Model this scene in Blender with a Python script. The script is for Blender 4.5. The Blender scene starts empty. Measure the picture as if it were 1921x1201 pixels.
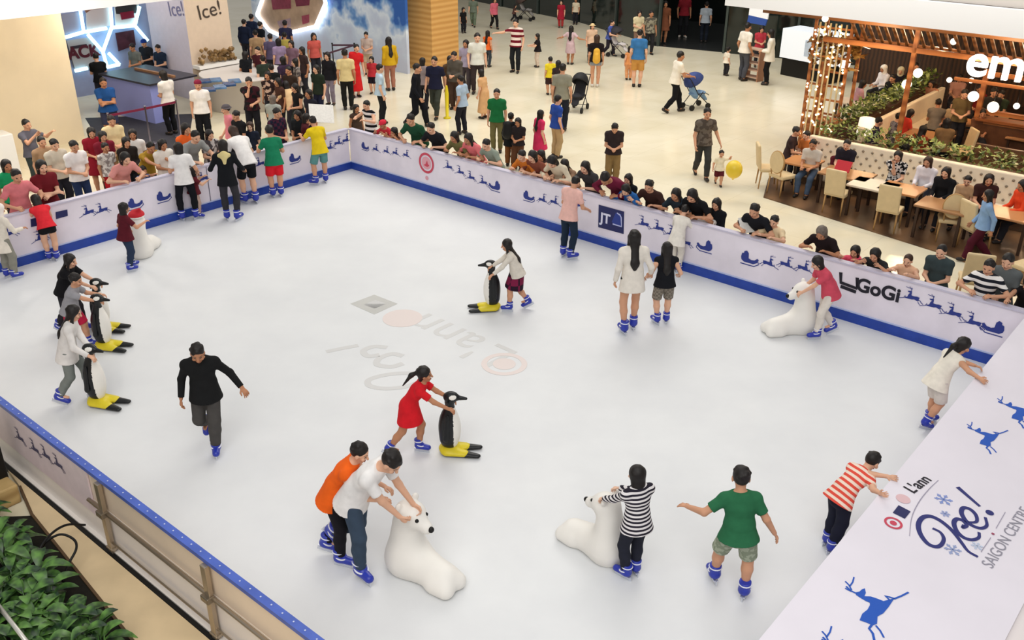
import bpy, bmesh, math, random, json
import numpy as np
from mathutils import Vector, Matrix
random.seed(7)
S = bpy.context.scene
COL = S.collection
R = math.radians

# ------------------------------------------------------------------ camera
FW, FH, FPX, CAMZ = 1921, 1201, 1773.9, 7.2
PITCH, ROLL = R(26.40), R(0.485)
cd = bpy.data.cameras.new('camera')
cam = bpy.data.objects.new('camera', cd)
COL.objects.link(cam)
cd.sensor_fit = 'HORIZONTAL'
cd.sensor_width = 36.0
cd.lens = 36.0 * FPX / FW
cd.clip_end = 300
cam.location = (0, 0, CAMZ)
cam.rotation_euler = (Matrix.Rotation(R(90) - PITCH, 3, 'X') @ Matrix.Rotation(ROLL, 3, 'Z')).to_euler()
S.camera = cam

# ------------------------------------------------------------------ world, lights, exposure
w = bpy.data.worlds.new('atrium')
S.world = w
w.use_nodes = True
w.node_tree.nodes['Background'].inputs[0].default_value = (1.0, 0.985, 0.965, 1)
w.node_tree.nodes['Background'].inputs[1].default_value = 0.36
S.view_settings.view_transform = 'Standard'
S.view_settings.look = 'None'
S.view_settings.gamma = 1.0
S.view_settings.exposure = -0.11
S.view_settings.use_curve_mapping = False
try:
    S.cycles.max_bounces = 6
    S.cycles.diffuse_bounces = 3
    S.cycles.glossy_bounces = 3
    S.cycles.transmission_bounces = 4
    S.cycles.use_adaptive_sampling = True
except Exception:
    pass

def area(name, loc, size, power, color=(1, 1, 1), rot=(0, 0, 0), sy=None, spread=180):
    l = bpy.data.lights.new(name, 'AREA')
    l.shape = 'RECTANGLE'
    l.size = size
    l.size_y = sy or size
    l.energy = power
    l.color = color
    l.spread = R(spread)
    o = bpy.data.objects.new(name, l)
    o.location = loc
    o.rotation_euler = rot
    COL.objects.link(o)
    return o

def point(name, loc, power, color=(1, .8, .55), r=.15):
    l = bpy.data.lights.new(name, 'POINT')
    l.energy = power
    l.color = color
    l.shadow_soft_size = r
    o = bpy.data.objects.new(name, l)
    o.location = loc
    COL.objects.link(o)
    return o

# the atrium's ceiling lights, high above the rink and the concourse
area('atrium_ceiling_light', (0, 13, 15), 20, 640, (1, .99, .975))
area('concourse_ceiling_light', (2, 30, 14), 16, 2950, (1, .955, .88))

area('near_fill_light', (-1, -3, 14), 14, 2080, (1, .985, .965), (R(18), 0, 0))  # unseen lamp, added to brighten the faces turned to the camera

# ------------------------------------------------------------------ projection helpers (photo frame 1921 x 1201)
_c, _s = math.cos(PITCH), math.sin(PITCH)
_cr, _sr = math.cos(ROLL), math.sin(ROLL)
def ray(px, py):
    x, y = (px - 960.5) / FPX, (py - 600.5) / FPX
    x, y = x * _cr + y * _sr, -x * _sr + y * _cr
    return Vector((x, _c - _s * y, -_s - _c * y))
def at(px, py, z=0.0):
    r = ray(px, py)
    return Vector((0, 0, CAMZ)) + r * ((z - CAMZ) / r.z)
def on_plane(px, py, p0, n):
    r = ray(px, py)
    o = Vector((0, 0, CAMZ))
    return o + r * ((Vector(p0) - o).dot(n) / r.dot(n))
def proj(p):
    x, y, z = p[0], p[1], p[2] - CAMZ
    zc = y * _c - z * _s
    yc = -(y * _s + z * _c)
    x, y = x / zc, yc / zc
    return (x * _cr - y * _sr) * FPX + 960.5, (x * _sr + y * _cr) * FPX + 600.5
C0 = Vector((-4.07, 23.0, 0))
U = Vector((.7655, -.6435, 0))
V = Vector((-.6435, -.7655, 0))
Z = Vector((0, 0, 1))
UR = Vector((.7593, -.6508, 0))     # the far right wall runs a hair off square
VR = Vector((-.6508, -.7593, 0))
UA = math.atan2(U.y, U.x)          # world angle of the rink's long axis
def uv(u, v, z=0.0):
    return C0 + U * u + V * v + Z * z
def to_uv(p):
    d = Vector((p[0], p[1], 0)) - C0
    return d.dot(U), d.dot(V)
def slide(p0, d, px):
    lo, hi = 0., 12.
    s0 = proj(p0)[0] < px
    for _ in range(40):
        m = (lo + hi) / 2
        if (proj(p0 + d * m)[0] < px) == s0: lo = m
        else: hi = m
    return p0 + d * lo

# ------------------------------------------------------------------ materials
def lin(h):
    if isinstance(h, str):
        h = h.lstrip('#')
        h = [int(h[i:i + 2], 16) for i in (0, 2, 4)]
    v = [c / 255 for c in h[:3]]
    return tuple(c / 12.92 if c <= .04045 else ((c + .055) / 1.055) ** 2.4 for c in v) + (1,)
_M = {}
def mat(col, rough=.7, metal=0., noise=0., nscale=6., emit=0., spec=.35, name=None):
    key = (col, rough, metal, noise, nscale, emit, spec)
    if key in _M: return _M[key]
    m = bpy.data.materials.new(name or 'paint')
    m.use_nodes = True
    nt = m.node_tree
    b = nt.nodes['Principled BSDF']
    b.inputs['Roughness'].default_value = rough
    b.inputs['Metallic'].default_value = metal
    b.inputs['Specular IOR Level'].default_value = spec
    c = lin(col)
    b.inputs['Base Color'].default_value = c
    if noise:
        tc = nt.nodes.new('ShaderNodeTexCoord')
        n = nt.nodes.new('ShaderNodeTexNoise')
        n.inputs['Scale'].default_value = nscale
        n.inputs['Detail'].default_value = 4
        nt.links.new(tc.outputs['Object'], n.inputs['Vector'])
        r = nt.nodes.new('ShaderNodeValToRGB')
        r.color_ramp.elements[0].position = .3
        r.color_ramp.elements[1].position = .7
        r.color_ramp.elements[0].color = tuple(max(0, x * (1 - noise)) for x in c[:3]) + (1,)
        r.color_ramp.elements[1].color = tuple(min(1, x * (1 + noise)) for x in c[:3]) + (1,)
        nt.links.new(n.outputs['Fac'], r.inputs['Fac'])
        nt.links.new(r.outputs['Color'], b.inputs['Base Color'])
    if emit:
        b.inputs['Emission Color'].default_value = c
        b.inputs['Emission Strength'].default_value = emit
    _M[key] = m
    return m
def cloth(spec):
    """'#rrggbb' plain; 's:#a:#b:freq' stripes along z; 'k:#a:#b:freq' checks; 'f:#a:#b' mottled print."""
    if spec in _M: return _M[spec]
    if spec[0] == '#':
        m = mat(spec, .85, noise=.10, nscale=14, spec=.15)
        _M[spec] = m
        return m
    t = spec.split(':')
    m = bpy.data.materials.new('printed_cloth')
    m.use_nodes = True
    nt = m.node_tree
    b = nt.nodes['Principled BSDF']
    b.inputs['Roughness'].default_value = .85
    b.inputs['Specular IOR Level'].default_value = .15
    tc = nt.nodes.new('ShaderNodeTexCoord')
    mp = nt.nodes.new('ShaderNodeMapping')
    nt.links.new(tc.outputs['Object'], mp.inputs['Vector'])
    r = nt.nodes.new('ShaderNodeValToRGB')
    r.color_ramp.interpolation = 'CONSTANT'
    r.color_ramp.elements[0].color = lin(t[1])
    r.color_ramp.elements[1].position = .5
    r.color_ramp.elements[1].color = lin(t[2])
    if t[0] == 's':
        wv = nt.nodes.new('ShaderNodeTexWave')
        wv.wave_type = 'BANDS'
        wv.bands_direction = 'Z'
        wv.inputs['Scale'].default_value = float(t[3])
        wv.inputs['Distortion'].default_value = .6
        if len(t) > 4: mp.inputs['Rotation'].default_value = (R(float(t[4])), 0, 0)
        nt.links.new(mp.outputs[0], wv.inputs['Vector'])
        nt.links.new(wv.outputs['Color'], r.inputs['Fac'])
    elif t[0] == 'k':
        ck = nt.nodes.new('ShaderNodeTexChecker')
        ck.inputs['Scale'].default_value = float(t[3])
        nt.links.new(mp.outputs[0], ck.inputs['Vector'])
        nt.links.new(ck.outputs['Fac'], r.inputs['Fac'])
    else:
        n = nt.nodes.new('ShaderNodeTexNoise')
        n.inputs['Scale'].default_value = float(t[3]) if len(t) > 3 else 22
        nt.links.new(mp.outputs[0], n.inputs['Vector'])
        nt.links.new(n.outputs['Fac'], r.inputs['Fac'])
    nt.links.new(r.outputs['Color'], b.inputs['Base Color'])
    _M[spec] = m
    return m

# ------------------------------------------------------------------ object helpers
def link(o, parent=None):
    COL.objects.link(o)
    if parent is not None: o.parent = parent
    return o
def tag(o, label=None, cat=None, group=None, kind=None):
    if label: o['label'] = label
    if cat: o['category'] = cat
    if group: o['group'] = group
    if kind: o['kind'] = kind
    return o
def empty(name, loc, rz=0., label=None, cat=None, group=None):
    o = bpy.data.objects.new(name, None)
    o.empty_display_size = .1
    o.location = loc
    o.rotation_euler = (0, 0, rz)
    link(o)
    return tag(o, label, cat, group)
class MB:
    """collects boxes, tubes, prisms and lathes into one mesh"""
    def __init__(s): s.bm = bmesh.new()
    def box(s, c, d, rz=0., bev=0., M=None):
        g = bmesh.ops.create_cube(s.bm, size=1)
        vs = g['verts']
        bmesh.ops.scale(s.bm, vec=d, verts=vs)
        if bev:
            es = list({e for v in vs for e in v.link_edges})
            r = bmesh.ops.bevel(s.bm, geom=es, offset=bev, segments=2, affect='EDGES', profile=.5)
            vs = list({v for f in r['faces'] for v in f.verts} | {v for v in vs if v.is_valid})
        T = Matrix.Translation(c) @ Matrix.Rotation(rz, 4, 'Z')
        if M is not None: T = M @ T
        bmesh.ops.transform(s.bm, matrix=T, verts=vs)
        return s
    def boxa(s, a, b, wdt, z0, z1):
        """box standing along the ground line a-b"""
        a, b = Vector(a), Vector(b)
        d = b - a
        return s.box(((a.x + b.x) / 2, (a.y + b.y) / 2, (z0 + z1) / 2), (d.xy.length, wdt, z1 - z0), math.atan2(d.y, d.x))
    def tube(s, pts, r, n=8, closed=False):
        pts = [Vector(p) for p in pts]
        rr = r if isinstance(r, (list, tuple)) else [r] * len(pts)
        rings = []
        up = None
        for i, p in enumerate(pts):
            t = (pts[min(i + 1, len(pts) - 1)] - pts[max(i - 1, 0)])
            if closed: t = pts[(i + 1) % len(pts)] - pts[i - 1]
            t.normalize()
            if up is None or abs(up.dot(t)) > .98:
                up = Vector((0, 0, 1)) if abs(t.z) < .9 else Vector((1, 0, 0))
            x = up.cross(t).normalized()
            y = t.cross(x)
            up = y
            rings.append([s.bm.verts.new(p + (x * math.cos(k * 2 * math.pi / n) + y * math.sin(k * 2 * math.pi / n)) * rr[i]) for k in range(n)])
        m = len(rings)
        for i in range(m if closed else m - 1):
            a, b = rings[i], rings[(i + 1) % m]
            for k in range(n):
                f = s.bm.faces.new((a[k], a[(k + 1) % n], b[(k + 1) % n], b[k]))
                f.smooth = True
        if not closed:
            s.bm.faces.new(rings[0][::-1])
            s.bm.faces.new(rings[-1])
        return s
    def lathe(s, prof, c=(0, 0, 0), n=16):
        rings = []
        for r, z in prof:
            rings.append([s.bm.verts.new((c[0] + r * math.cos(k * 2 * math.pi / n), c[1] + r * math.sin(k * 2 * math.pi / n), c[2] + z)) for k in range(n)])
        for a, b in zip(rings, rings[1:]):
            for k in range(n):
                s.bm.faces.new((a[k], a[(k + 1) % n], b[(k + 1) % n], b[k])).smooth = True
        s.bm.faces.new(rings[0][::-1])
        s.bm.faces.new(rings[-1])
        return s
    def prism(s, pts, ex):
        """polygon pts (3-D, planar) extruded by the vector ex"""
        ex = Vector(ex)
        a = [s.bm.verts.new(Vector(p)) for p in pts]
        b = [s.bm.verts.new(Vector(p) + ex) for p in pts]
        n = len(a)
        s.bm.faces.new(a[::-1])
        s.bm.faces.new(b)
        for i in range(n):
            s.bm.faces.new((a[i], a[(i + 1) % n], b[(i + 1) % n], b[i]))
        return s
    def quad(s, *p):
        s.bm.faces.new([s.bm.verts.new(Vector(q)) for q in p])
        return s
    def mesh(s, name, m):
        bmesh.ops.recalc_face_normals(s.bm, faces=s.bm.faces)
        me = bpy.data.meshes.new(name)
        s.bm.to_mesh(me)
        s.bm.free()
        me.materials.append(m)
        return me
    def build(s, name, m, parent=None, **kw):
        o = bpy.data.objects.new(name, s.mesh(name, m))
        link(o, parent)
        return tag(o, **kw)
def ribbon(pts, wd, lift, n):
    """flat stroke with varying width in the plane of normal n, as a list of left/right points"""
    pts = [Vector(p) for p in pts]
    L, Rr = [], []
    for i, p in enumerate(pts):
        t = pts[min(i + 1, len(pts) - 1)] - pts[max(i - 1, 0)]
        x = n.cross(t).normalized()
        h = (wd[i] if isinstance(wd, (list, tuple)) else wd) / 2
        L.append(p + x * h + n * lift)
        Rr.append(p - x * h + n * lift)
    return L, Rr
def stroke(mb, pts, wd, n, lift=.003, th=.002):
    L, Rr = ribbon(pts, wd, lift, n)
    for i in range(len(L) - 1):
        mb.prism([L[i], L[i + 1], Rr[i + 1], Rr[i]], n * th)
def smooth_path(pts, k=6):
    """Catmull-Rom"""
    p = [np.array(q, float) for q in pts]
    p = [2 * p[0] - p[1]] + p + [2 * p[-1] - p[-2]]
    out = []
    for i in range(1, len(p) - 2):
        for j in range(k):
            t = j / k
            a, b, c, d = p[i - 1], p[i], p[i + 1], p[i + 2]
            out.append(.5 * ((2 * b) + (-a + c) * t + (2 * a - 5 * b + 4 * c - d) * t * t + (-a + 3 * b - 3 * c + d) * t ** 3))
    out.append(p[-2])
    return out
def copy_tree(o, parent=None):
    c = o.copy()
    COL.objects.link(c)
    c.parent = parent
    for ch in list(o.children): copy_tree(ch, c)
    return c
def text(body, name, m, parent, loc, xdir, ydir, size, ext=.002, align='CENTER', bold=0., **kw):
    """lettering lying in the plane of xdir, ydir"""
    cu = bpy.data.curves.new(name, 'FONT')
    cu.body = body
    cu.size = size
    cu.extrude = ext
    cu.offset = bold
    cu.align_x = align
    cu.align_y = 'CENTER'
    cu.materials.append(m)
    o = bpy.data.objects.new(name, cu)
    x, y = Vector(xdir).normalized(), Vector(ydir)
    y = (y - x * y.dot(x)).normalized()
    z = x.cross(y)
    M = Matrix((x, y, z)).transposed().to_4x4()
    M.translation = loc
    link(o, parent)
    o.matrix_world = M
    if parent is not None:
        o.matrix_parent_inverse = Matrix.Identity(4)
        pm = Matrix.Translation(parent.location) @ parent.rotation_euler.to_matrix().to_4x4()
        o.matrix_basis = pm.inverted() @ M
    me = bpy.data.meshes.new_from_object(o)            # lettering as plain mesh
    q = bpy.data.objects.new(name, me)
    link(q, parent)
    q.matrix_basis = o.matrix_basis
    bpy.data.objects.remove(o)
    q.name = name
    return tag(q, **kw)

# ------------------------------------------------------------------ smooth-union solids, meshed by surface nets
def snets(f, lo, h):
    s = f < 0
    nx, ny, nz = f.shape
    cs = np.zeros((nx - 1, ny - 1, nz - 1), np.int8)
    offs = [(i, j, k) for i in (0, 1) for j in (0, 1) for k in (0, 1)]
    for i, j, k in offs:
        cs += s[i:nx - 1 + i, j:ny - 1 + j, k:nz - 1 + k]
    mask = (cs > 0) & (cs < 8)
    ci, cj, ck = np.nonzero(mask)
    idx = np.full(mask.shape, -1, np.int32)
    idx[mask] = np.arange(len(ci), dtype=np.int32)
    acc = np.zeros((len(ci), 3))
    cnt = np.zeros(len(ci))
    for a in offs:
        for ax in range(3):
            if a[ax]: continue
            b = list(a)
            b[ax] = 1
            f1 = f[ci + a[0], cj + a[1], ck + a[2]]
            f2 = f[ci + b[0], cj + b[1], ck + b[2]]
            cr = (f1 < 0) != (f2 < 0)
            t = np.where(cr, f1 / np.where(cr, f1 - f2, 1), 0)
            for d in range(3):
                acc[:, d] += np.where(cr, a[d] + (t if d == ax else 0), 0)
            cnt += cr
    verts = np.array(lo) + h * (np.stack([ci, cj, ck], 1) + acc / cnt[:, None])
    quads = []
    A = s[:-1, 1:-1, 1:-1]; B = s[1:, 1:-1, 1:-1]
    for flip in (0, 1):
        i, j, k = np.nonzero((A & ~B) if not flip else (~A & B))
        j = j + 1; k = k + 1
        q = np.stack([idx[i, j - 1, k - 1], idx[i, j, k - 1], idx[i, j, k], idx[i, j - 1, k]], 1)
        quads.append(q[:, ::-1] if flip else q)
    A = s[1:-1, :-1, 1:-1]; B = s[1:-1, 1:, 1:-1]
    for flip in (0, 1):
        i, j, k = np.nonzero((A & ~B) if not flip else (~A & B))
        i = i + 1; k = k + 1
        q = np.stack([idx[i - 1, j, k - 1], idx[i - 1, j, k], idx[i, j, k], idx[i, j, k - 1]], 1)
        quads.append(q[:, ::-1] if flip else q)
    A = s[1:-1, 1:-1, :-1]; B = s[1:-1, 1:-1, 1:]
    for flip in (0, 1):
        i, j, k = np.nonzero((A & ~B) if not flip else (~A & B))
        i = i + 1; j = j + 1
        q = np.stack([idx[i - 1, j - 1, k], idx[i, j - 1, k], idx[i, j, k], idx[i - 1, j, k]], 1)
        quads.append(q[:, ::-1] if flip else q)
    q = np.concatenate(quads)
    return verts, q[(q >= 0).all(1)]
def fast_mesh(name, v, q):
    me = bpy.data.meshes.new(name)
    n = len(q)
    me.vertices.add(len(v))
    me.vertices.foreach_set('co', np.asarray(v, np.float32).ravel())
    me.loops.add(n * 4)
    me.loops.foreach_set('vertex_index', q.astype(np.int32).ravel())
    me.polygons.add(n)
    me.polygons.foreach_set('loop_start', np.arange(0, n * 4, 4, dtype=np.int32))
    me.polygons.foreach_set('loop_total', np.full(n, 4, np.int32))
    me.polygons.foreach_set('use_smooth', np.ones(n, bool))
    me.update()
    return me
def nrm(v):
    v = np.asarray(v, float)
    return v / (np.linalg.norm(v) + 1e-12)
class Sdf:
    def __init__(s): s.pr = []; s.cuts = []
    def cone(s, a, b, ra, rb, k=.02, n=None, f=1., cap=False, sub=False):
        a = np.asarray(a, float); b = np.asarray(b, float)
        m = max(ra, rb)
        lo = np.minimum(a, b) - m; hi = np.maximum(a, b) + m
        d = b - a
        L2 = max(float(d @ d), 1e-12)
        nn = None if n is None else nrm(n)
        def fn(X, Y, Zz):
            px, py, pz = X - a[0], Y - a[1], Zz - a[2]
            t0 = (px * d[0] + py * d[1] + pz * d[2]) / L2
            t = np.clip(t0, 0, 1)
            qx, qy, qz = px - t * d[0], py - t * d[1], pz - t * d[2]
            if nn is not None:
                w_ = (qx * nn[0] + qy * nn[1] + qz * nn[2]) * (1 / f - 1)
                qx, qy, qz = qx + w_ * nn[0], qy + w_ * nn[1], qz + w_ * nn[2]
            r = np.sqrt(qx * qx + qy * qy + qz * qz) - (ra + (rb - ra) * t)
            if nn is not None: r = r * ((1 + f) / 2)
            if cap: r = np.maximum(r, (t0 - 1) * math.sqrt(L2))
            return r
        s.pr.append((fn, lo, hi, k, sub))
        return s
    def ell(s, c, r, M=None, k=.02, sub=False):
        c = np.asarray(c, float); r = np.asarray(r, float)
        m = r if M is None else np.sqrt(((np.asarray(M) * r[None, :]) ** 2).sum(1))
        def fn(X, Y, Zz):
            px, py, pz = X - c[0], Y - c[1], Zz - c[2]
            if M is not None:
                px, py, pz = (px * M[0][i] + py * M[1][i] + pz * M[2][i] for i in range(3))
            k0 = np.sqrt((px / r[0]) ** 2 + (py / r[1]) ** 2 + (pz / r[2]) ** 2)
            k1 = np.sqrt((px / r[0] ** 2) ** 2 + (py / r[1] ** 2) ** 2 + (pz / r[2] ** 2) ** 2)
            return k0 * (k0 - 1) / np.maximum(k1, 1e-6)
        s.pr.append((fn, c - m, c + m, k, sub))
        return s
    def cut(s, p, n):
        s.cuts.append((np.asarray(p, float), nrm(n)))
        return s
    def mesh(s, name, h):
        add = [p for p in s.pr if not p[4]]
        lo = np.min([p[1] for p in add], 0) - 2.5 * h
        hi = np.max([p[2] for p in add], 0) + 2.5 * h
        n = np.ceil((hi - lo) / h).astype(int) + 1
        ax = [lo[i] + h * np.arange(n[i]) for i in range(3)]
        f = np.full(n, 1.0)
        for fn, l, hh, k, sub in s.pr:
            pad = k + 1.5 * h
            i0 = np.maximum(((l - pad - lo) / h).astype(int), 0)
            i1 = np.minimum(((hh + pad - lo) / h).astype(int) + 2, n)
            if (i1 <= i0).any(): continue
            sl = tuple(slice(a, b) for a, b in zip(i0, i1))
            d = fn(ax[0][sl[0]][:, None, None], ax[1][sl[1]][None, :, None], ax[2][sl[2]][None, None, :])
            g = f[sl]
            if sub:
                f[sl] = np.maximum(g, -d)
            else:
                t = np.clip(.5 + .5 * (g - d) / k, 0, 1)
                f[sl] = d * t + g * (1 - t) - k * t * (1 - t)
        for p, nn in s.cuts:
            f = np.maximum(f, (ax[0][:, None, None] - p[0]) * nn[0] + (ax[1][None, :, None] - p[1]) * nn[1] + (ax[2][None, None, :] - p[2]) * nn[2])
        v, q = snets(f, lo, h)
        return fast_mesh(name, v, q)
# ------------------------------------------------------------------ people
def rot_about(v, ax, ang):
    ax = nrm(ax); v = np.asarray(v, float)
    c, s = math.cos(ang), math.sin(ang)
    return v * c + np.cross(ax, v) * s + ax * (ax @ v) * (1 - c)
def ik(a, t, l1, l2, pole):
    a = np.asarray(a, float); t = np.asarray(t, float)
    d = t - a
    L = np.linalg.norm(d)
    m = (l1 + l2) * .995
    if L > m:
        d = d * (m / L); L = m
    if L < abs(l1 - l2) + .02:
        L = abs(l1 - l2) + .02; d = nrm(d) * L
    u = d / L
    x = (l1 * l1 - l2 * l2 + L * L) / (2 * L)
    hgt = math.sqrt(max(l1 * l1 - x * x, 0))
    p = np.asarray(pole, float)
    p = nrm(p - u * (p @ u))
    return a + u * x + p * hgt, a + d
POSE = {
    'stand': {},
    'ease': dict(fl=(-.055, .03, 0, -12, 0), fr=(.06, -.02, 0, 18, 0), L=(.14, .10, -.93), R=(.16, .14, -.90)),
    'walk': dict(fl=(-.04, .15, 0, 0, -6), fr=(.04, -.16, .03, 0, 32), L=(.13, -.25, -.92), R=(.13, .28, -.90), lean=4),
    'lean': dict(lean=38, hp=18, L=(.15, .62, -.50), R=(.15, .62, -.50), pole=(.8, -.2, -.6), fl=(-.06, -.06, 0, -8, 0), fr=(.06, -.1, 0, 10, 0)),
    'peek': dict(lean=10, hp=10, L=(.05, .60, -.20), R=(.05, .60, -.20), pole=(.9, -.1, -.5)),
    'cross': dict(L=(-.42, .46, -.50), R=(-.42, .50, -.44), pole=(1, -.1, -.9)),
    'phone': dict(L=(-.25, .50, -.30), R=(-.25, .50, -.30), hp=22, pole=(.6, -.2, -.9)),
    'hold': dict(L=(-.2, .45, -.58), R=(-.2, .45, -.58), hp=12, pole=(.5, -.5, -.8)),
    'push': dict(lean=18, L=(.1, .75, -.45), R=(.1, .75, -.45), fl=(-.05, .10, 0, 0, 0), fr=(.05, -.16, .02, 8, 25)),
    'stroll': dict(lean=8, L=(.05, .62, -.55), R=(.05, .62, -.55), fl=(-.04, .13, 0, 0, 0), fr=(.04, -.17, .03, 0, 30)),
    'sit': dict(hz=.345, hy=-.02, fl=(-.07, .24, 0, -5, 0), fr=(.07, .24, 0, 5, 0), L=(-.1, .60, -.55), R=(-.1, .60, -.55), lean=8, hp=12),
    'wave': dict(L=(.75, .1, .2), R=(.2, .1, -.92)),
}
HAIRC = {'k': '#17110f', 'b': '#3a251a', 'g': '#6d6259', 'n': '#241a16'}
SKINS = ['#dfae90', '#cf9a7a', '#b98260', '#e6bda2']
def skel(P):
    ch = P.get('ch', 0)
    hh = .143 + .044 * ch
    th, sh = .25 - .02 * ch, .235 - .022 * ch
    sk = .042 if P.get('skate') else 0.
    ank = .047 + sk
    shz = 1 + sk - hh - .04
    TL = shz - (ank + th + sh)
    lean, side = R(P.get('lean', 0)), R(P.get('side', 0))
    fl = P.get('fl', (-.052, 0, 0, -8, 0)); fr = P.get('fr', (.052, 0, 0, 8, 0))
    al = np.array([fl[0], fl[1], ank + fl[2]]); ar = np.array([fr[0], fr[1], ank + fr[2]])
    hy = P.get('hy', -.06 * math.sin(lean))
    hx = P.get('hx', 0.)
    hz = P.get('hz')
    hw = .052 + .004 * ch
    if hz is None:
        L = (th + sh) * P.get('str', .988)
        best = 9
        for a_, sx in ((al, -1), (ar, 1)):
            hd = (hx + sx * hw - a_[0]) ** 2 + (hy - a_[1]) ** 2
            best = min(best, a_[2] + math.sqrt(max(L * L - hd, .01)))
        hz = best
    def D(k):
        return np.array([math.sin(side * k), math.sin(lean * k) * math.cos(side * k), math.cos(lean * k) * math.cos(side * k)])
    def Fw(k):
        return np.array([0, math.cos(lean * k), -math.sin(lean * k)])
    J = {'hh': hh, 'ch': ch, 'ank': ank}
    J['p0'] = np.array([hx, hy, hz])
    J['p1'] = J['p0'] + D(.55) * TL * .36
    J['p2'] = J['p1'] + D(.95) * TL * .36
    J['p3'] = J['p2'] + D(1) * TL * .28
    J['D'] = D(1); J['F'] = Fw(1); J['F0'] = Fw(.55)
    tw = R(P.get('twist', 0))
    rx = nrm(rot_about(np.array([math.cos(side), 0, -math.sin(side)]), D(1), tw))
    J['X'] = rx
    J['F'] = nrm(np.cross(D(1), rx)); 
    sw = .099 - .003 * ch
    sb = J['p3'] - D(1) * .022
    J['sl'] = sb - rx * sw; J['sr'] = sb + rx * sw
    ua, fa = .172 - .01 * ch, .148 - .012 * ch
    AL = ua + fa
    for n_, sx in (('L', -1), ('R', 1)):
        s0 = J['sl'] if sx < 0 else J['sr']
        q = P.get(n_, (.12, .06, -.96))
        aw = P.get(n_ + 'w')
        if aw is not None:
            t = np.array(aw, float)
        else:
            v = np.array([q[0] * sx, q[1], q[2]])
            v = rot_about(v, (0, 0, 1), tw)
            t = s0 + v * AL
        pl = P.get('pole' + n_, P.get('pole', (.35, -.75, -.5)))
        e, t = ik(s0, t, ua, fa, (pl[0] * sx, pl[1], pl[2]))
        J['e' + n_] = e; J['w' + n_] = t; J['s' + n_] = s0
    for n_, a_, f_, sx in (('l', al, fl, -1), ('r', ar, fr, 1)):
        h0 = J['p0'] + np.array([sx * hw, 0, 0])
        yaw = R(f_[3])
        kp = (math.sin(yaw) + sx * .1, 1, .15)
        kn, a2 = ik(h0, a_, th, sh, kp)
        J['h' + n_] = h0; J['k' + n_] = kn; J['a' + n_] = a2
        J['f' + n_] = (yaw, R(f_[4]))
    hp, hyw, hr = R(P.get('hp', 4)), R(P.get('hyaw', 0)), R(P.get('hroll', 0))
    Mh = Matrix.Rotation(-hyw, 3, 'Z') @ Matrix.Rotation(-hp, 3, 'X') @ Matrix.Rotation(hr, 3, 'Y')
    J['Mh'] = np.array(Mh)
    nk = nrm(D(1) * .6 + np.array(Mh)[:, 2] * .4)
    J['p4'] = J['p3'] + nk * .04
    J['hb'] = J['p4'] + J['Mh'] @ np.array([0, .12, -.02]) * hh
    J['top'] = J['hb'] + J['Mh'] @ np.array([0, -.03, 1.03]) * hh
    return J
def hd(J, *p):
    return J['hb'] + J['Mh'] @ (np.array(p) * J['hh'])
def torso(S_, J, o, fat, k=.03, low=True):
    f = .70 + .12 * J['ch'] + .3 * fat
    w_ = 1 + .12 * J['ch'] + fat
    F = J['F']
    S_.cone(J['p0'] - np.array([0, 0, .012]), J['p1'], .083 * w_ + o, .070 * w_ + o, k, J['F0'], f)
    S_.cone(J['p1'], J['p2'], .071 * w_ + o, .086 + .06 * fat + o, k, F, f)
    S_.cone(J['p2'], J['p3'] - J['D'] * .02, .087 + .06 * fat + o, .062 + o, k, F, f * .95)
    for s in 'LR':
        S_.cone(J['p3'] - J['D'] * .015, J['s' + s], .045 + o, .038 + o, k, F, .8)
def hand(S_, J, s, curl, sx):
    w0, e0 = J['w' + s], J['e' + s]
    d = nrm(w0 - e0)
    if J.get('hdir' + s) is not None: d = nrm(J['hdir' + s])
    thv = np.array([0, 1., 0]) if d[2] < -.75 else np.array([-sx * 1., 0.25, .15])
    thv = nrm(thv - d * (thv @ d))
    pn = np.cross(thv, d) * (1 if sx > 0 else -1)
    q = 1 + .1 * J['ch']
    S_.cone(w0, w0 + d * .042 * q, .0145, .0195, .01, pn, .55)
    for i, (off, ln) in enumerate(((.0172, .041), (.0059, .046), (-.0054, .043), (-.0162, .034))):
        b = w0 + d * .044 * q + thv * off
        c1 = nrm(rot_about(d, np.cross(d, pn), curl * R(45) + R(8) * i * .3) + thv * off * 10)
        m_ = b + c1 * ln * .55 * q
        c2 = nrm(rot_about(d, np.cross(d, pn), curl * R(105) + R(12)) + thv * off * 6)
        S_.cone(b - d * .006, m_, .0064, .0056, .002)
        S_.cone(m_, m_ + c2 * ln * .5 * q, .0056, .0048, .002)
    b = w0 + d * .012 + thv * .014
    t1 = nrm(d * .7 + thv * .75 + pn * .25)
    m_ = b + t1 * .026
    S_.cone(b, m_, .0085, .0072, .004)
    S_.cone(m_, m_ + nrm(d + pn * .5 * curl + thv * .15) * .022, .0072, .006, .003)
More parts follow.
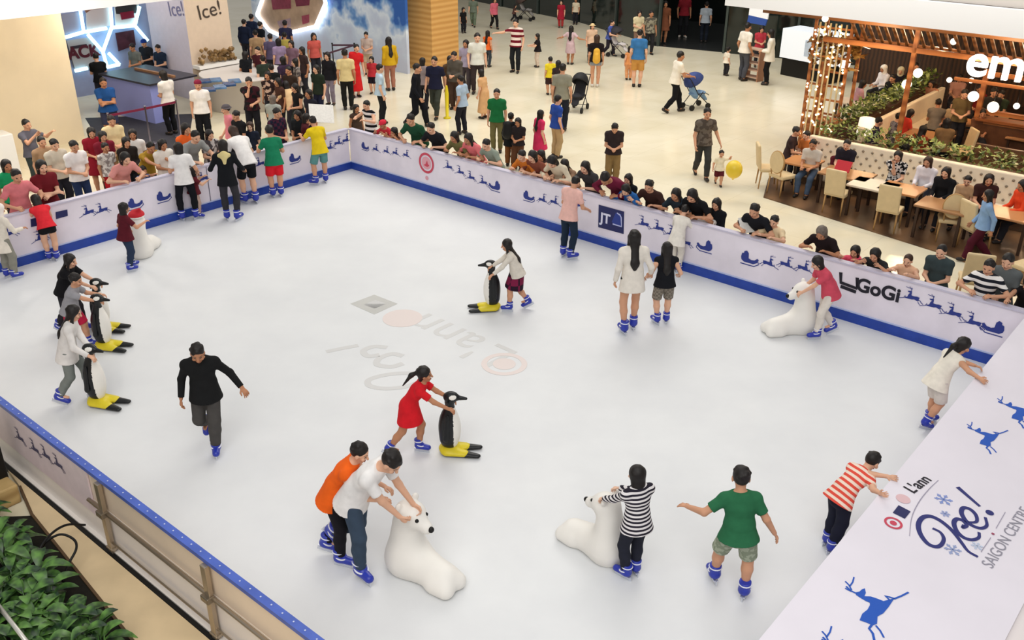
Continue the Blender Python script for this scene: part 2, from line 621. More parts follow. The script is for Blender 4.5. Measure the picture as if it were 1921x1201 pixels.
def body_mesh(J, vox, fat, curl):
    S_ = Sdf()
    torso(S_, J, 0, fat)
    cr = 1 + .22 * J['ch'] + fat
    hh = J['hh']
    S_.cone(J['p3'] - J['D'] * .01, hd(J, 0, -.08, .25), .030 * cr, .030 * cr, .015)
    for s, sx in (('L', -1), ('R', 1)):
        S_.cone(J['s' + s], J['e' + s], .030 * cr, .0225 * cr, .02)
        S_.cone(J['e' + s], J['w' + s], .0235 * cr, .0150 * cr, .012)
        hand(S_, J, s, curl[0 if sx < 0 else 1], sx)
    for s in 'lr':
        S_.cone(J['h' + s], J['k' + s], .054 * cr, .037 * cr, .02)
        S_.cone(J['k' + s], J['k' + s] * .62 + J['a' + s] * .38 + np.array([0, -.006, 0]), .036 * cr, .036 * cr, .015)
        S_.cone(J['k' + s] * .62 + J['a' + s] * .38 + np.array([0, -.006, 0]), J['a' + s], .035 * cr, .022 * cr, .015)
        yaw = J['f' + s][0]
        S_.cone(J['a' + s] - np.array([0, 0, .012]), J['a' + s] + np.array([math.sin(yaw) * .07, math.cos(yaw) * .07, -.025]), .022, .014, .015)
    M = J['Mh']
    S_.ell(hd(J, 0, -.05, .62), np.array([.325, .41, .375]) * hh, M, .015)
    S_.cone(hd(J, 0, .06, .42), hd(J, 0, .20, .13), .25 * hh, .12 * hh, .03, M[:, 0], .9)
    S_.cone(hd(J, 0, .34, .52), hd(J, 0, .44, .36), .045 * hh, .065 * hh, .012)
    S_.ell(hd(J, 0, .33, .21), np.array([.12, .06, .05]) * hh, M, .006)
    for sx in (-1, 1):
        S_.ell(hd(J, sx * .33, -.02, .45), np.array([.045, .09, .14]) * hh, M, .005)
        S_.ell(hd(J, sx * .19, .27, .36), np.array([.1, .08, .1]) * hh, M, .012)
    me = S_.mesh('body', vox)
    n = len(me.polygons)
    c = np.zeros(n * 3, np.float32)
    me.polygons.foreach_get('center', c)
    q = ((c.reshape(-1, 3) - J['hb']) @ M) / hh
    mi = np.zeros(n, np.int32)
    e = (q[:, 1] > .2) & ((((np.abs(q[:, 0]) - .15) / .065) ** 2 + ((q[:, 2] - .50) / .034) ** 2) < 1)
    br = (q[:, 1] > .2) & ((((np.abs(q[:, 0]) - .16) / .10) ** 2 + ((q[:, 2] - .60) / .02) ** 2) < 1)
    mo = (q[:, 1] > .2) & (((q[:, 0] / .12) ** 2 + ((q[:, 2] - .205) / .04) ** 2) < 1)
    mi[(e | br) if vox < .007 else e] = 1
    mi[mo] = 2
    me.polygons.foreach_set('material_index', mi)
    return me
def hair_mesh(J, kind, vox):
    hh, M = J['hh'], J['Mh']
    S_ = Sdf()
    big = .03 if kind in ('bob', 'long', 'pony', 'bun') else .0
    S_.ell(hd(J, 0, -.08, .64), np.array([.35 + big, .425 + big * .6, .405 + big * .3]) * hh, M, .01)
    rnd = random.Random(len(str(J['top'][0])) * 31 + int(abs(J['top'][2]) * 1e4))
    if kind != 'bald':
        for i in range(16):                         # tufts
            az, el = rnd.uniform(0, 6.28), rnd.uniform(.1, 1.4)
            d_ = np.array([math.cos(az) * math.cos(el) * .31, math.sin(az) * math.cos(el) * .37 - .10, math.sin(el) * .35 + .64])
            S_.ell(hd(J, *d_), np.array([.10, .10, .07]) * hh, M, .01)
    if kind in ('short', 'bald'):
        S_.cut(hd(J, 0, -.1, .24), M @ np.array([0, .30, -.95]))
        S_.ell(hd(J, 0, .47, .30 if kind == 'short' else .42), np.array([.31, .36, .50]) * hh, M, .001, sub=True)
        for sx in (-1, 1): S_.ell(hd(J, sx * .37, .03, .38), np.array([.12, .13, .17]) * hh, M, .001, sub=True)
    else:
        bk = -J['F'] if kind != 'pony' else -J['F']
        if kind == 'bob':
            S_.cone(hd(J, 0, -.14, .6), hd(J, 0, -.16, .10), .40 * hh, .37 * hh, .02, M[:, 1], .8)
        elif kind in ('long', 'pony', 'bun'):
            S_.cone(hd(J, 0, -.16, .55), hd(J, 0, -.24, .2), .37 * hh, .24 * hh, .02, M[:, 1], .75)
        if kind == 'long':
            base = hd(J, 0, -.26, .3)
            end = J['p3'] - J['D'] * .12 - J['F'] * .075
            S_.cone(base, end, .30 * hh, .27 * hh, .03, J['F'], .45)
            S_.cone(end, end - J['D'] * .05, .27 * hh, .14 * hh, .02, J['F'], .4)
            for sx in (-1, 1):
                S_.cone(hd(J, sx * .32, -.02, .55), hd(J, sx * .34, -.02, -.12), .11 * hh, .10 * hh, .02)
                S_.cone(hd(J, sx * .34, -.02, -.12), hd(J, sx * .33, .02, -.55), .10 * hh, .05 * hh, .02)
        if kind == 'pony':
            b = hd(J, 0, -.46, .62)
            S_.cone(b, b - J['F'] * .03 - J['D'] * .06, .12 * hh, .14 * hh, .02)
            S_.cone(b - J['F'] * .03 - J['D'] * .06, b - J['F'] * .035 - J['D'] * .2, .14 * hh, .04 * hh, .02)
        if kind == 'bun':
            S_.ell(hd(J, 0, -.48, .75), np.array([.18, .16, .18]) * hh, M, .01)
        S_.ell(hd(J, 0, .42, .30), np.array([.29, .40, .50]) * hh, M, .0, sub=True)
        S_.pr[-1] = S_.pr[-1][:3] + (.001, True)
        S_.ell(hd(J, 0, .16, .12), np.array([.27, .30, .34]) * hh, M, .001, sub=True)
    return S_.mesh('hair', min(vox, hh * .06))
def hat_mesh(J, kind, vox):
    hh, M = J['hh'], J['Mh']
    S_ = Sdf()
    S_.ell(hd(J, 0, -.06, .72), np.array([.40, .46, .36]) * hh, M, .01)
    if kind == 'cap':
        S_.cone(hd(J, 0, .3, .72), hd(J, 0, .62, .66), .26 * hh, .2 * hh, .01, M[:, 2], .16)
    if kind == 'hat':
        S_.cone(hd(J, 0, -.06, .66), hd(J, 0, -.05, .665), .62 * hh, .62 * hh, .01, M[:, 2], .1)
    if kind == 'hijab':
        S_.cone(hd(J, 0, -.1, .6), hd(J, 0, -.1, -.05), .42 * hh, .36 * hh, .02)
        S_.cone(hd(J, 0, -.1, -.05), J['p3'] - J['D'] * .05, .36 * hh, .5 * hh, .03, J['F'], .7)
        S_.ell(hd(J, 0, .36, .42), np.array([.25, .34, .34]) * hh, M, .001, sub=True)
        return S_.mesh('headscarf', min(vox, hh * .075))
    S_.cut(hd(J, 0, -.05, .62), M @ np.array([0, .15, -1]))
    return S_.mesh('hat', min(vox, hh * .075))
def top_mesh(J, kind, vox, fat, hem):
    S_ = Sdf()
    cr = 1 + .22 * J['ch'] + fat
    o = .010
    torso(S_, J, o, fat)
    fl = .70 + .12 * J['ch'] + .3 * fat
    drop = {'tee': .035, 'long': .04, 'tank': .03, 'hoodie': .05, 'coat': .12}.get(kind, .03) + hem
    dn = -D_(J)
    w_ = 1 + .12 * J['ch'] + fat
    if kind in ('dress', 'ldress', 'sdress'):
        kz = (J['kl'] + J['kr']) / 2
        e = J['p0'] * .15 + kz * .85 if kind != 'ldress' else kz * .35 + (J['al'] + J['ar']) / 2 * .65
        e = e + np.array([0, -.01, hem])
        S_.cone(J['p0'], e, .098 * w_ + o, .145, .03, (0, 1, 0), .88, cap=True)
    else:
        S_.cone(J['p0'] + D_(J) * .06, J['p0'] + dn * drop, .088 * w_ + .012, .122 * max(w_, cr) + .006, .03, J['F0'], min(fl + .10, .9), cap=True)
        S_.cut(J['p0'] + dn * drop, dn)
    for s in 'LR':
        a, e, w0 = J['s' + s], J['e' + s], J['w' + s]
        if kind in ('tee', 'dress', 'ldress'):
            S_.cone(a, a + (e - a) * .68, .034 * cr + .003, .034 * cr, .02, cap=True)
        elif kind in ('long', 'hoodie', 'coat'):
            S_.cone(a, e, .035 * cr, .029 * cr, .02)
            S_.cone(e, e + (w0 - e) * .95, .030 * cr, .0235 * cr, .012, cap=True)
    # neckline
    S_.cut(J['p3'] + J['D'] * .035, J['D'])
    return S_.mesh('shirt', vox)
def D_(J):
    return nrm(J['p1'] - J['p0'])
def bot_mesh(J, kind, vox, fat):
    S_ = Sdf()
    cr = 1 + .22 * J['ch'] + fat
    w_ = 1 + .12 * J['ch'] + fat
    o = .007
    f = .70 + .12 * J['ch'] + .3 * fat
    S_.cone(J['p0'] - np.array([0, 0, .012]), J['p1'], .084 * w_ + o, .068 * w_ + o, .02, J['F0'], f)
    S_.cut(J['p1'] - D_(J) * .02, D_(J))
    if kind in ('skirt', 'mini'):
        kz = (J['kl'] + J['kr']) / 2
        t = .9 if kind == 'skirt' else .55
        S_.cone(J['p0'], J['p0'] * (1 - t) + kz * t, .098 * w_ + o, .14, .02, (0, 1, 0), .88, cap=True)
        return S_.mesh('skirt', vox)
    for s in 'lr':
        h, k_, a = J['h' + s], J['k' + s], J['a' + s]
        if kind == 'shorts':
            S_.cone(h, h + (k_ - h) * .93, .060 * cr, .056 * cr, .02, cap=True)
        elif kind == 'hot':
            S_.cone(h, h + (k_ - h) * .42, .060 * cr, .058 * cr, .02, cap=True)
        else:
            wd = {'pants': 1.06, 'slim': .94, 'wide': 1.25}[kind]
            S_.cone(h, k_, .060 * cr, .046 * cr * wd, .02)
            m_ = k_ * .6 + a * .4 + np.array([0, -.006, 0])
            S_.cone(k_, m_, .046 * cr * wd, .0445 * cr * wd, .015)
            S_.cone(m_, a + (k_ - a) * .05, .0445 * cr * wd, .038 * cr * wd, .015, cap=True)
    return S_.mesh('trousers' if kind not in ('shorts', 'hot') else 'shorts', vox)
_FOOT = {}
def foot_meshes():
    if _FOOT: return _FOOT
    S_ = Sdf()                                     # skate boot, ankle at the origin, toe along +y
    S_.cone((0, -.012, .062), (0, -.006, -.01), .036, .035, .012)
    S_.cone((0, -.012, -.022), (0, .075, -.030), .031, .026, .02)
    S_.cut((0, 0, .066), (0, -.2, 1))
    S_.cut((0, 0, -.052), (0, 0, -1))
    _FOOT['boot'] = S_.mesh('boot', .0065)
    _FOOT['boot'].materials.append(None)
    mb = MB().box((0, .018, -.0705), (.006, .135, .036)).box((0, .018, -.056), (.030, .125, .010), bev=.003)
    _FOOT['blade'] = mb.mesh('blade', mat('#d5d9e2', .25, .6))
    mb = MB()
    for zz, yy, tl in ((.040, -.008, 0), (.0, .006, .5)):
        pts = [(.0358 * math.cos(t), yy + .0358 * math.sin(t) * (1.05), zz + math.sin(t) * tl * -.02) for t in np.linspace(0, 2 * math.pi, 17)[:-1]]
        mb.tube(pts, .0055, 6, True)
    _FOOT['strap'] = mb.mesh('strap', mat('#e6e8f2', .5))
    S_ = Sdf()
    S_.cone((0, -.018, -.018), (0, .075, -.024), .027, .022, .015)
    S_.cone((0, -.012, .004), (0, -.01, -.02), .026, .027, .01)
    S_.cut((0, 0, -.045), (0, 0, -1))
    S_.cut((0, 0, .012), (0, 0, 1))
    _FOOT['shoe'] = S_.mesh('shoe', .0085)
    _FOOT['shoe'].materials.append(None)
    return _FOOT
_PC = {}
def cached(key, fn):
    if key not in _PC: _PC[key] = fn()
    return _PC[key]
def put(name, me, parent, m, slot=0):
    o = bpy.data.objects.new(name, me)
    link(o, parent)
    if m is not None:
        o.material_slots[slot].link = 'OBJECT'
        o.material_slots[slot].material = m
    return o
PEOPLE = []
def person(label, H=None, F=None, h=None, W=None, off=.42, a=180, pose='stand', top='tee:#808080', bot='pants:#303038', hair='short',
           sk=None, grp=None, shoe='shoe:#2b2624', vox=None, ch=None, fat=0., hem=0., curl=(.45, .45), rest=False, z=0., root=None, rz=None, Lt=None, Rt=None, hood=None, **ov):
    P = dict(POSE[pose]); P.update(ov)
    skate = shoe.startswith('skate')
    P['skate'] = skate
    if skate and not z: z = .012
    P['ch'] = ch or 0.
    def sk_for(s):
        if ch is None: P['ch'] = round(min(max((1.52 - s) / .55, 0), 1) * 4) / 4
        return skel(P)
    ang = a
    if W: ang = {'R': 220, 'L': 130}[W] + (a if a != 180 else 0)
    rz_ = -R(ang)
    co, si = math.cos(rz_), math.sin(rz_)
    def rotz(v): return np.array([co * v[0] - si * v[1], si * v[0] + co * v[1], v[2]])
    s = h or 1.6
    if root is not None:
        J = sk_for(s); rt = Vector(root)
    elif F is not None:
        rt = at(F[0], F[1], z)
        if h is None:
            for _ in range(3):
                J = sk_for(s)
                lo, hi = .5, 2.1
                for _ in range(30):
                    m_ = (lo + hi) / 2
                    q = rotz(J['top'] * m_)
                    if proj((rt.x + q[0], rt.y + q[1], z + q[2]))[1] > H[1]: lo = m_
                    else: hi = m_
                s = lo
        J = sk_for(s)
    elif W:
        n = VR if W == 'R' else U
        for _ in range(6):
            J = sk_for(s)
            q = rotz(J['top'] * s)
            d = -off + q[0] * n.x + q[1] * n.y
            p_ = on_plane(H[0], H[1], C0 + n * d, n)
            if h is None: s = min(max(p_.z / J['top'][2], .75), 1.9)
            else:
                p_ = at(H[0], H[1], J['top'][2] * s)
            J = sk_for(s)
            q = rotz(J['top'] * s)
            rt = Vector((p_.x - q[0], p_.y - q[1], z))
    else:
        J = sk_for(s)
        q = rotz(J['top'] * s)
        p_ = at(H[0], H[1], z + q[2])
        rt = Vector((p_.x - q[0], p_.y - q[1], z))
    if W and rest and s < 1.36 and P.get('lean', 0) > 14:
        P['lean'] = 10; P['hy'] = 0.
        for _ in range(4):
            J = sk_for(s); q = rotz(J['top'] * s)
            n = VR if W == 'R' else U
            p_ = on_plane(H[0], H[1], C0 + n * (-.30 + q[0] * n.x + q[1] * n.y), n)
            s = min(max(p_.z / J['top'][2], .75), 1.6)
        J = sk_for(s); q = rotz(J['top'] * s)
        rt = Vector((p_.x - q[0], p_.y - q[1], z))
    if F is not None and H is not None:             # split any sideways mismatch between feet and head
        q = rotz(J['top'] * s)
        hx_ = proj((rt.x + q[0], rt.y + q[1], z + q[2]))[0]
        rt = at(F[0] + (H[0] - hx_) * .5, F[1], z)
    for n_, tg in (('L', Lt), ('R', Rt)):           # hands laid on a given spot
        if tg is None: continue
        d = at(*tg) - rt
        P[n_ + 'w'] = tuple(round(x, 3) for x in ((co * d.x + si * d.y) / s, (-si * d.x + co * d.y) / s, d.z / s))
    if Lt or Rt: J = skel(P)
    if rest and W:                                  # forearms on the barrier's top rail
        n = VR if W == 'R' else U
        dw = -((rt - C0).dot(n))                    # distance behind the barrier's face
        sp = P.get('spread', .11)
        P['Lw'] = (-sp, round((max(dw, .2) - .05) / s, 2), round(1.105 / s, 2)); P['Rw'] = (sp, round((max(dw, .2) - .07) / s, 2), round(1.105 / s, 2))
        J = skel(P)
    vox = vox or (.0048 if skate else .0078)
    pk = json.dumps([{k: v for k, v in sorted(P.items())}, vox, fat, curl], default=str)
    r = empty('person', rt, rz_, label, 'person', grp)
    r.scale = (s, s, s)
    bm_ = cached(('b', pk), lambda: body_mesh(J, vox, fat, curl))
    if not bm_.materials:
        bm_.materials.append(None)
        bm_.materials.append(mat('#1b1210', .4))
        bm_.materials.append(mat('#8e4a42', .6))
    sn = sk if sk is not None else (len(PEOPLE) * 7 + len(label)) % 3
    put('body', bm_, r, mat(SKINS[sn], .6, noise=.05, nscale=9, spec=.3))
    hk = hair.split(':')
    hc = HAIRC.get(hk[1] if len(hk) > 1 else 'k', hk[1] if len(hk) > 1 else '')
    hatk = hk[2] if len(hk) > 2 else None
    if hk[0] not in ('none', 'hijab'):
        me = cached(('h', hk[0], pk), lambda: hair_mesh(J, hk[0], vox))
        if not me.materials: me.materials.append(None)
        put('hair', me, r, mat(hc, .55, noise=.25, nscale=30, spec=.4))
    if hk[0] == 'hijab': hatk = 'hijab'; hk = ['', '', 'hijab', hk[1]]
    if hatk:
        me = cached(('c', hatk, pk), lambda: hat_mesh(J, hatk, vox))
        if not me.materials: me.materials.append(None)
        put('headscarf' if hatk == 'hijab' else hatk, me, r, cloth(hk[3]))
    if top:
        tk, tcol = top.split(':', 1)
        me = cached(('t', tk, hem, pk), lambda: top_mesh(J, tk, vox, fat, hem))
        if not me.materials: me.materials.append(None)
        put({'tee': 'shirt', 'long': 'shirt', 'tank': 'vest_top', 'hoodie': 'hoodie', 'coat': 'coat'}.get(tk, 'dress'), me, r, cloth(tcol))
        if hood:
            S_ = Sdf()
            S_.cone(J['sl'] * .6 + J['sr'] * .4 - J['F'] * .05 + J['D'] * .015, J['sl'] * .4 + J['sr'] * .6 - J['F'] * .05 + J['D'] * .015, .034, .034, .02)
            S_.cone(J['p3'] - J['F'] * .06 + J['D'] * .01, J['p3'] - J['F'] * .085 - J['D'] * .09, .045, .02, .03, J['F'], .7)
            for sx in ('sl', 'sr'): S_.cone(J['p3'] * .45 + J[sx] * .55 - J['F'] * .04 + J['D'] * .01, J['p3'] * .5 + J[sx] * .5 + J['F'] * .035 + J['D'] * .012, .026, .022, .02)
            me = S_.mesh('hood', vox); me.materials.append(None)
            put('hood', me, r, cloth(hood))
    if bot:
        bk, bcol = bot.split(':', 1)
        me = cached(('p', bk, pk), lambda: bot_mesh(J, bk, vox, fat))
        if not me.materials: me.materials.append(None)
        put({'shorts': 'shorts', 'hot': 'shorts', 'skirt': 'skirt', 'mini': 'skirt'}.get(bk, 'trousers'), me, r, cloth(bcol))
    fm = foot_meshes()
    st, sc = shoe.split(':')
    fs = 1 + .12 * P['ch'] if not skate else 1.10 + .12 * P['ch']
    for s_ in 'lr':
        yaw, pit = J['f' + s_]
        if skate:
            o = put('ice_skate', fm['boot'], r, mat(sc, .35, noise=.15, nscale=25, spec=.5))
            link(bpy.data.objects.new('blade', fm['blade']), o)
            link(bpy.data.objects.new('strap', fm['strap']), o)
        else:
            o = put('shoe', fm['shoe'], r, mat(sc, .5))
        o.location = J['a' + s_]
        o.rotation_euler = (Matrix.Rotation(-yaw, 3, 'Z') @ Matrix.Rotation(-pit, 3, 'X')).to_euler()
        o.scale = (fs, fs, 1)
    hp_ = proj(Vector(rt) + Vector(rotz(J['top'] * s)))
    PEOPLE.append((label, round(s, 2), hp_, H))
    return r, J, s, lambda p, _r=rt, _s=s: Vector(_r) + Vector(rotz(np.asarray(p, float) * _s))
# ------------------------------------------------------------------ materials of the place
def marble():
    m = bpy.data.materials.new('cream_marble'); m.use_nodes = True
    nt = m.node_tree; b = nt.nodes['Principled BSDF']
    tc = nt.nodes.new('ShaderNodeTexCoord')
    n = nt.nodes.new('ShaderNodeTexNoise'); n.inputs['Scale'].default_value = .55; n.inputs['Detail'].default_value = 7; n.inputs['Distortion'].default_value = 1.2
    nt.links.new(tc.outputs['Object'], n.inputs['Vector'])
    r = nt.nodes.new('ShaderNodeValToRGB')
    r.color_ramp.elements[0].position = .3; r.color_ramp.elements[0].color = lin('#e2d8bb')
    r.color_ramp.elements[1].position = .68; r.color_ramp.elements[1].color = lin('#ede5cd')
    nt.links.new(n.outputs['Fac'], r.inputs['Fac'])
    br = nt.nodes.new('ShaderNodeTexBrick'); br.offset = 0
    br.inputs['Scale'].default_value = 1.0; br.inputs['Brick Width'].default_value = 1.2; br.inputs['Row Height'].default_value = 1.2
    br.inputs['Mortar Size'].default_value = .006; br.inputs['Color1'].default_value = (1, 1, 1, 1); br.inputs['Color2'].default_value = (.975, .975, .975, 1); br.inputs['Mortar'].default_value = (.86, .84, .8, 1)
    mp = nt.nodes.new('ShaderNodeMapping'); mp.inputs['Rotation'].default_value = (0, 0, -UA)
    nt.links.new(tc.outputs['Object'], mp.inputs['Vector']); nt.links.new(mp.outputs[0], br.inputs['Vector'])
    mx = nt.nodes.new('ShaderNodeMix'); mx.data_type = 'RGBA'; mx.blend_type = 'MULTIPLY'; mx.inputs[0].default_value = 1
    nt.links.new(r.outputs['Color'], mx.inputs[6]); nt.links.new(br.outputs['Color'], mx.inputs[7])
    nt.links.new(mx.outputs[2], b.inputs['Base Color'])
    b.inputs['Roughness'].default_value = .22
    b.inputs['Specular IOR Level'].default_value = .5
    return m
def ice():
    m = bpy.data.materials.new('ice'); m.use_nodes = True
    nt = m.node_tree; b = nt.nodes['Principled BSDF']
    tc = nt.nodes.new('ShaderNodeTexCoord')
    n = nt.nodes.new('ShaderNodeTexNoise'); n.inputs['Scale'].default_value = .8; n.inputs['Detail'].default_value = 8; n.inputs['Roughness'].default_value = .6
    nt.links.new(tc.outputs['Object'], n.inputs['Vector'])
    r = nt.nodes.new('ShaderNodeValToRGB')
    r.color_ramp.elements[0].position = .25; r.color_ramp.elements[0].color = lin('#dbdddf')
    r.color_ramp.elements[1].position = .7; r.color_ramp.elements[1].color = lin('#e4e6e7')
    nt.links.new(n.outputs['Fac'], r.inputs['Fac'])
    nt.links.new(r.outputs['Color'], b.inputs['Base Color'])
    n2 = nt.nodes.new('ShaderNodeTexNoise'); n2.inputs['Scale'].default_value = 3.5; n2.inputs['Detail'].default_value = 6
    mr = nt.nodes.new('ShaderNodeMapRange'); mr.inputs[3].default_value = .32; mr.inputs[4].default_value = .6
    nt.links.new(tc.outputs['Object'], n2.inputs['Vector']); nt.links.new(n2.outputs['Fac'], mr.inputs[0]); nt.links.new(mr.outputs[0], b.inputs['Roughness'])
    b.inputs['Specular IOR Level'].default_value = .25
    return m
def wood(c1, c2, scale=3., rough=.5, rotz=0., dirn='Z', dist=2.5):
    m = bpy.data.materials.new('wood'); m.use_nodes = True
    nt = m.node_tree; b = nt.nodes['Principled BSDF']
    tc = nt.nodes.new('ShaderNodeTexCoord'); mp = nt.nodes.new('ShaderNodeMapping'); mp.inputs['Rotation'].default_value = (0, 0, rotz)
    wv = nt.nodes.new('ShaderNodeTexWave'); wv.bands_direction = dirn; wv.inputs['Scale'].default_value = scale; wv.inputs['Distortion'].default_value = dist; wv.inputs['Detail'].default_value = 3
    nt.links.new(tc.outputs['Object'], mp.inputs['Vector']); nt.links.new(mp.outputs[0], wv.inputs['Vector'])
    r = nt.nodes.new('ShaderNodeValToRGB'); r.color_ramp.elements[0].color = lin(c1); r.color_ramp.elements[1].color = lin(c2)
    nt.links.new(wv.outputs['Color'], r.inputs['Fac']); nt.links.new(r.outputs['Color'], b.inputs['Base Color'])
    b.inputs['Roughness'].default_value = rough
    return m
M_MARBLE, M_ICE = marble(), ice()
M_BANNER = mat('#e8e1eb', .55, noise=.08, nscale=1.6)
M_SHEET = mat('#e6e1ea', .5, noise=.03, nscale=1.2)
M_BLUE = mat('#2745a0', .35, noise=.12, nscale=5)
M_PRINT = mat('#2c3a86', .6)
M_DEER = mat('#2357b8', .6)
M_NAVY = mat('#262a5c', .55)
M_STEEL = mat('#b9ab98', .3, .8)
M_DARK = mat('#141615', .25)
M_BLACK = mat('#0d0c0c', .5)
M_WHITE = mat('#eceae6', .5)

# ------------------------------------------------------------------ the setting
o = MB().quad((-45, -5, 0), (45, -5, 0), (45, 75, 0), (-45, 75, 0)).build('floor', M_MARBLE, kind='structure')
RU, RV = 15.62, 11.36
icef = MB().prism([uv(0, 0), uv(0, 0) + UR * RU, uv(RU, RV), uv(0, RV)], (0, 0, .012)).build('floor_ice', M_ICE, kind='structure')

def wall_box(name, a, b, wdt, z0, z1, m, **kw):
    return MB().boxa(a, b, wdt, z0, z1).build(name, m, kind='structure', **kw)

# upper-storey slabs whose fascias cross the top corners of the photo
rf = at(1921, 69, 3.9); lf = at(0, 33, 3.9)
ru, rv = to_uv(rf); lu, lv = to_uv(lf)
M_FASC = mat('#f4f3f0', .5)
def slab(name, u0, u1, v0, v1, z0, z1, m):
    return MB().prism([uv(u0, v0, z0), uv(u1, v0, z0), uv(u1, v1, z0), uv(u0, v1, z0)], (0, 0, z1 - z0)).build(name, m, kind='structure')
slab('ceiling', 6.4, 24, rv - 14, rv - .02, 3.9, 4.35, mat('#3a2c22', .6))
slab('trim_1', 6.4, 24, rv - .02, rv + .16, 3.88, 4.42, M_FASC)
slab('trim_2', 6.4, 24, rv - .35, rv - .1, 4.42, 6.2, mat('#cfc6bd', .5))
slab('ceiling_left', lu - 9, lu + .02, 0.5, 16, 3.9, 4.35, mat('#d8cbb6', .6))
slab('trim_3', lu + .02, lu + .18, 0.5, 16, 3.88, 4.55, M_FASC)
def fill_strip(name, c, toward, ln, power, spread=180):  # unseen strip light, added in mid-air to whiten a fascia
    d = (toward - c).normalized()
    o = area(name, c, ln, power, (1, 1, 1), sy=.25, spread=spread)
    x = Vector((d.y, -d.x, 0)).normalized(); z_ = -d; y = z_.cross(x)
    o.matrix_world = Matrix.Translation(c) @ Matrix((x, y, z_)).transposed().to_4x4()
fill_strip('fascia_fill_right', uv(13, rv + 1.5, 6.3), uv(13, rv + .16, 4.1), 13, 150)
fill_strip('fascia_fill_left', uv(lu + 1.5, 7, 6.3), uv(lu + .18, 7, 4.2), 12, 120)
# left stone pier under that slab
pc = at(160, 262)
M_PIER = mat('#f0e0c2', .45, noise=.05, nscale=1.2)
q = pc + V * 9 - U * .0
MB().prism([pc, pc + V * 9, pc + V * 9 - U * 1.6, pc - U * 1.6], (0, 0, 3.9)).build('pillar_stone', M_PIER, kind='structure')
MB().box((at(12, 335) + Z * .55)[:], (.55, .55, 1.1), UA, .02).build('pedestal', M_WHITE, None, label='white square pedestal at the far left below the stone pier', cat='pedestal')

# wood-clad pillar
wp = at(812, 136)
wl = slide(wp, -U, 762); wr = slide(wp, -V, 861)
MW1 = wood('#c6924f', '#dbab66', 1.7, .4, dist=.7)
MB().prism([wp, wr, wr + (wl - wp), wl], (0, 0, 9)).build('pillar_wood', MW1, kind='structure')
# white square pillar with the event's name
cp = at(370, 190)
cl = slide(cp, -U, 299); crr = slide(cp, -V, 447)
colm = MB().prism([cp, crr, crr + (cl - cp), cl], (0, 0, 9)).build('pillar_white', mat('#d9d3e4', .5, noise=.03), kind='structure')
colm.data.materials.append(mat('#e2cdb6', .5, noise=.03))
for f_ in colm.data.polygons:
    if abs(f_.normal.z) < .5 and abs(f_.normal.dot(V)) < .5: f_.material_index = 1
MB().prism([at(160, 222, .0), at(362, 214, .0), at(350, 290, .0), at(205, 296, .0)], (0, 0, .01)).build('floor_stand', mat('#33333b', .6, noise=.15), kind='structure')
# winter-landscape hoarding
def printed_ice():
    m = bpy.data.materials.new('winter_print'); m.use_nodes = True
    nt = m.node_tree; b = nt.nodes['Principled BSDF']
    tc = nt.nodes.new('ShaderNodeTexCoord')
    sx = nt.nodes.new('ShaderNodeSeparateXYZ'); nt.links.new(tc.outputs['Object'], sx.inputs[0])
    n = nt.nodes.new('ShaderNodeTexNoise'); n.inputs['Scale'].default_value = 1.1; n.inputs['Detail'].default_value = 3
    nt.links.new(tc.outputs['Object'], n.inputs['Vector'])
    ad = nt.nodes.new('ShaderNodeMath'); ad.operation = 'MULTIPLY_ADD'; ad.inputs[1].default_value = .20
    nt.links.new(sx.outputs['Z'], ad.inputs[0]); nt.links.new(n.outputs['Fac'], ad.inputs[2])
    r = nt.nodes.new('ShaderNodeValToRGB')
    e = r.color_ramp.elements
    e[0].position = .55; e[0].color = lin('#c3cbe0')
    e[1].position = 1.0; e[1].color = lin('#2c5fae')
    for p, c in ((.70, '#c9d6ea'), (.82, '#dfeaf6'), (.93, '#6f9cd2')):
        x = e.new(p); x.color = lin(c)
    nt.links.new(ad.outputs[0], r.inputs['Fac']); nt.links.new(r.outputs['Color'], b.inputs['Base Color'])
    b.inputs['Roughness'].default_value = .4
    return m
hw0 = at(765, 139)
hw1 = hw0 - U * 9
wall_box('wall_hoarding', hw0 - V * .06, hw1 - V * .06, .12, 0, 5.5, printed_ice())
# stand wall between stone pier and white pillar
sw0, sw1 = at(105, 190), at(330, 150)
swd = (sw1 - sw0).normalized(); swn = Vector((swd.y, -swd.x, 0))
if swn.y > 0: swn = -swn
wall_box('wall_stand', sw0 - swn * .08 - swd * 1.5, sw1 - swn * .08 + swd * .6, .14, 0, 5.5, mat('#98a2c8', .5, noise=.12, nscale=1.5))

# dark shop fronts at the back
gA, gB, gC, gD = at(872, -2), at(1086, 41), at(1242, 88), at(1358, 99)
gd = (gD - gC).normalized()
gE = gD + gd * 14
def glass_dark():
    m = mat('#18211d', .08, noise=.5, nscale=.8, spec=.6)
    return m
M_SHOP = glass_dark()
M_MULL = mat('#4b5552', .4, .6)
gback = Vector((gd.y, -gd.x, 0))
if gback.y < 0: gback = -gback
def shopfront(name, a, b):
    wall_box(name, a, b, .1, 0, 6.5, M_SHOP)
    d = (b - a); n_ = max(1, int(d.length / 2.6))
    nn = Vector((d.y, -d.x, 0)).normalized()
    if nn.y > 0: nn = -nn
    mb = MB()
    for i in range(n_ + 1):
        c = a + d * (i / n_) + nn * .08
        mb.box((c.x, c.y, 3.2), (.09, .09, 6.4), math.atan2(d.y, d.x))
    mb.boxa(a + nn * .08, b + nn * .08, .08, 2.5, 2.62)
    mb.build(name.replace('wall', 'trim'), M_MULL, kind='structure')
shopfront('wall_shop_back', gA - (gB - gA) * .6, gB)
shopfront('wall_shop_side', gB, gC - (gC - gB).normalized() * .2)
shopfront('wall_shop_right', gD, gE)
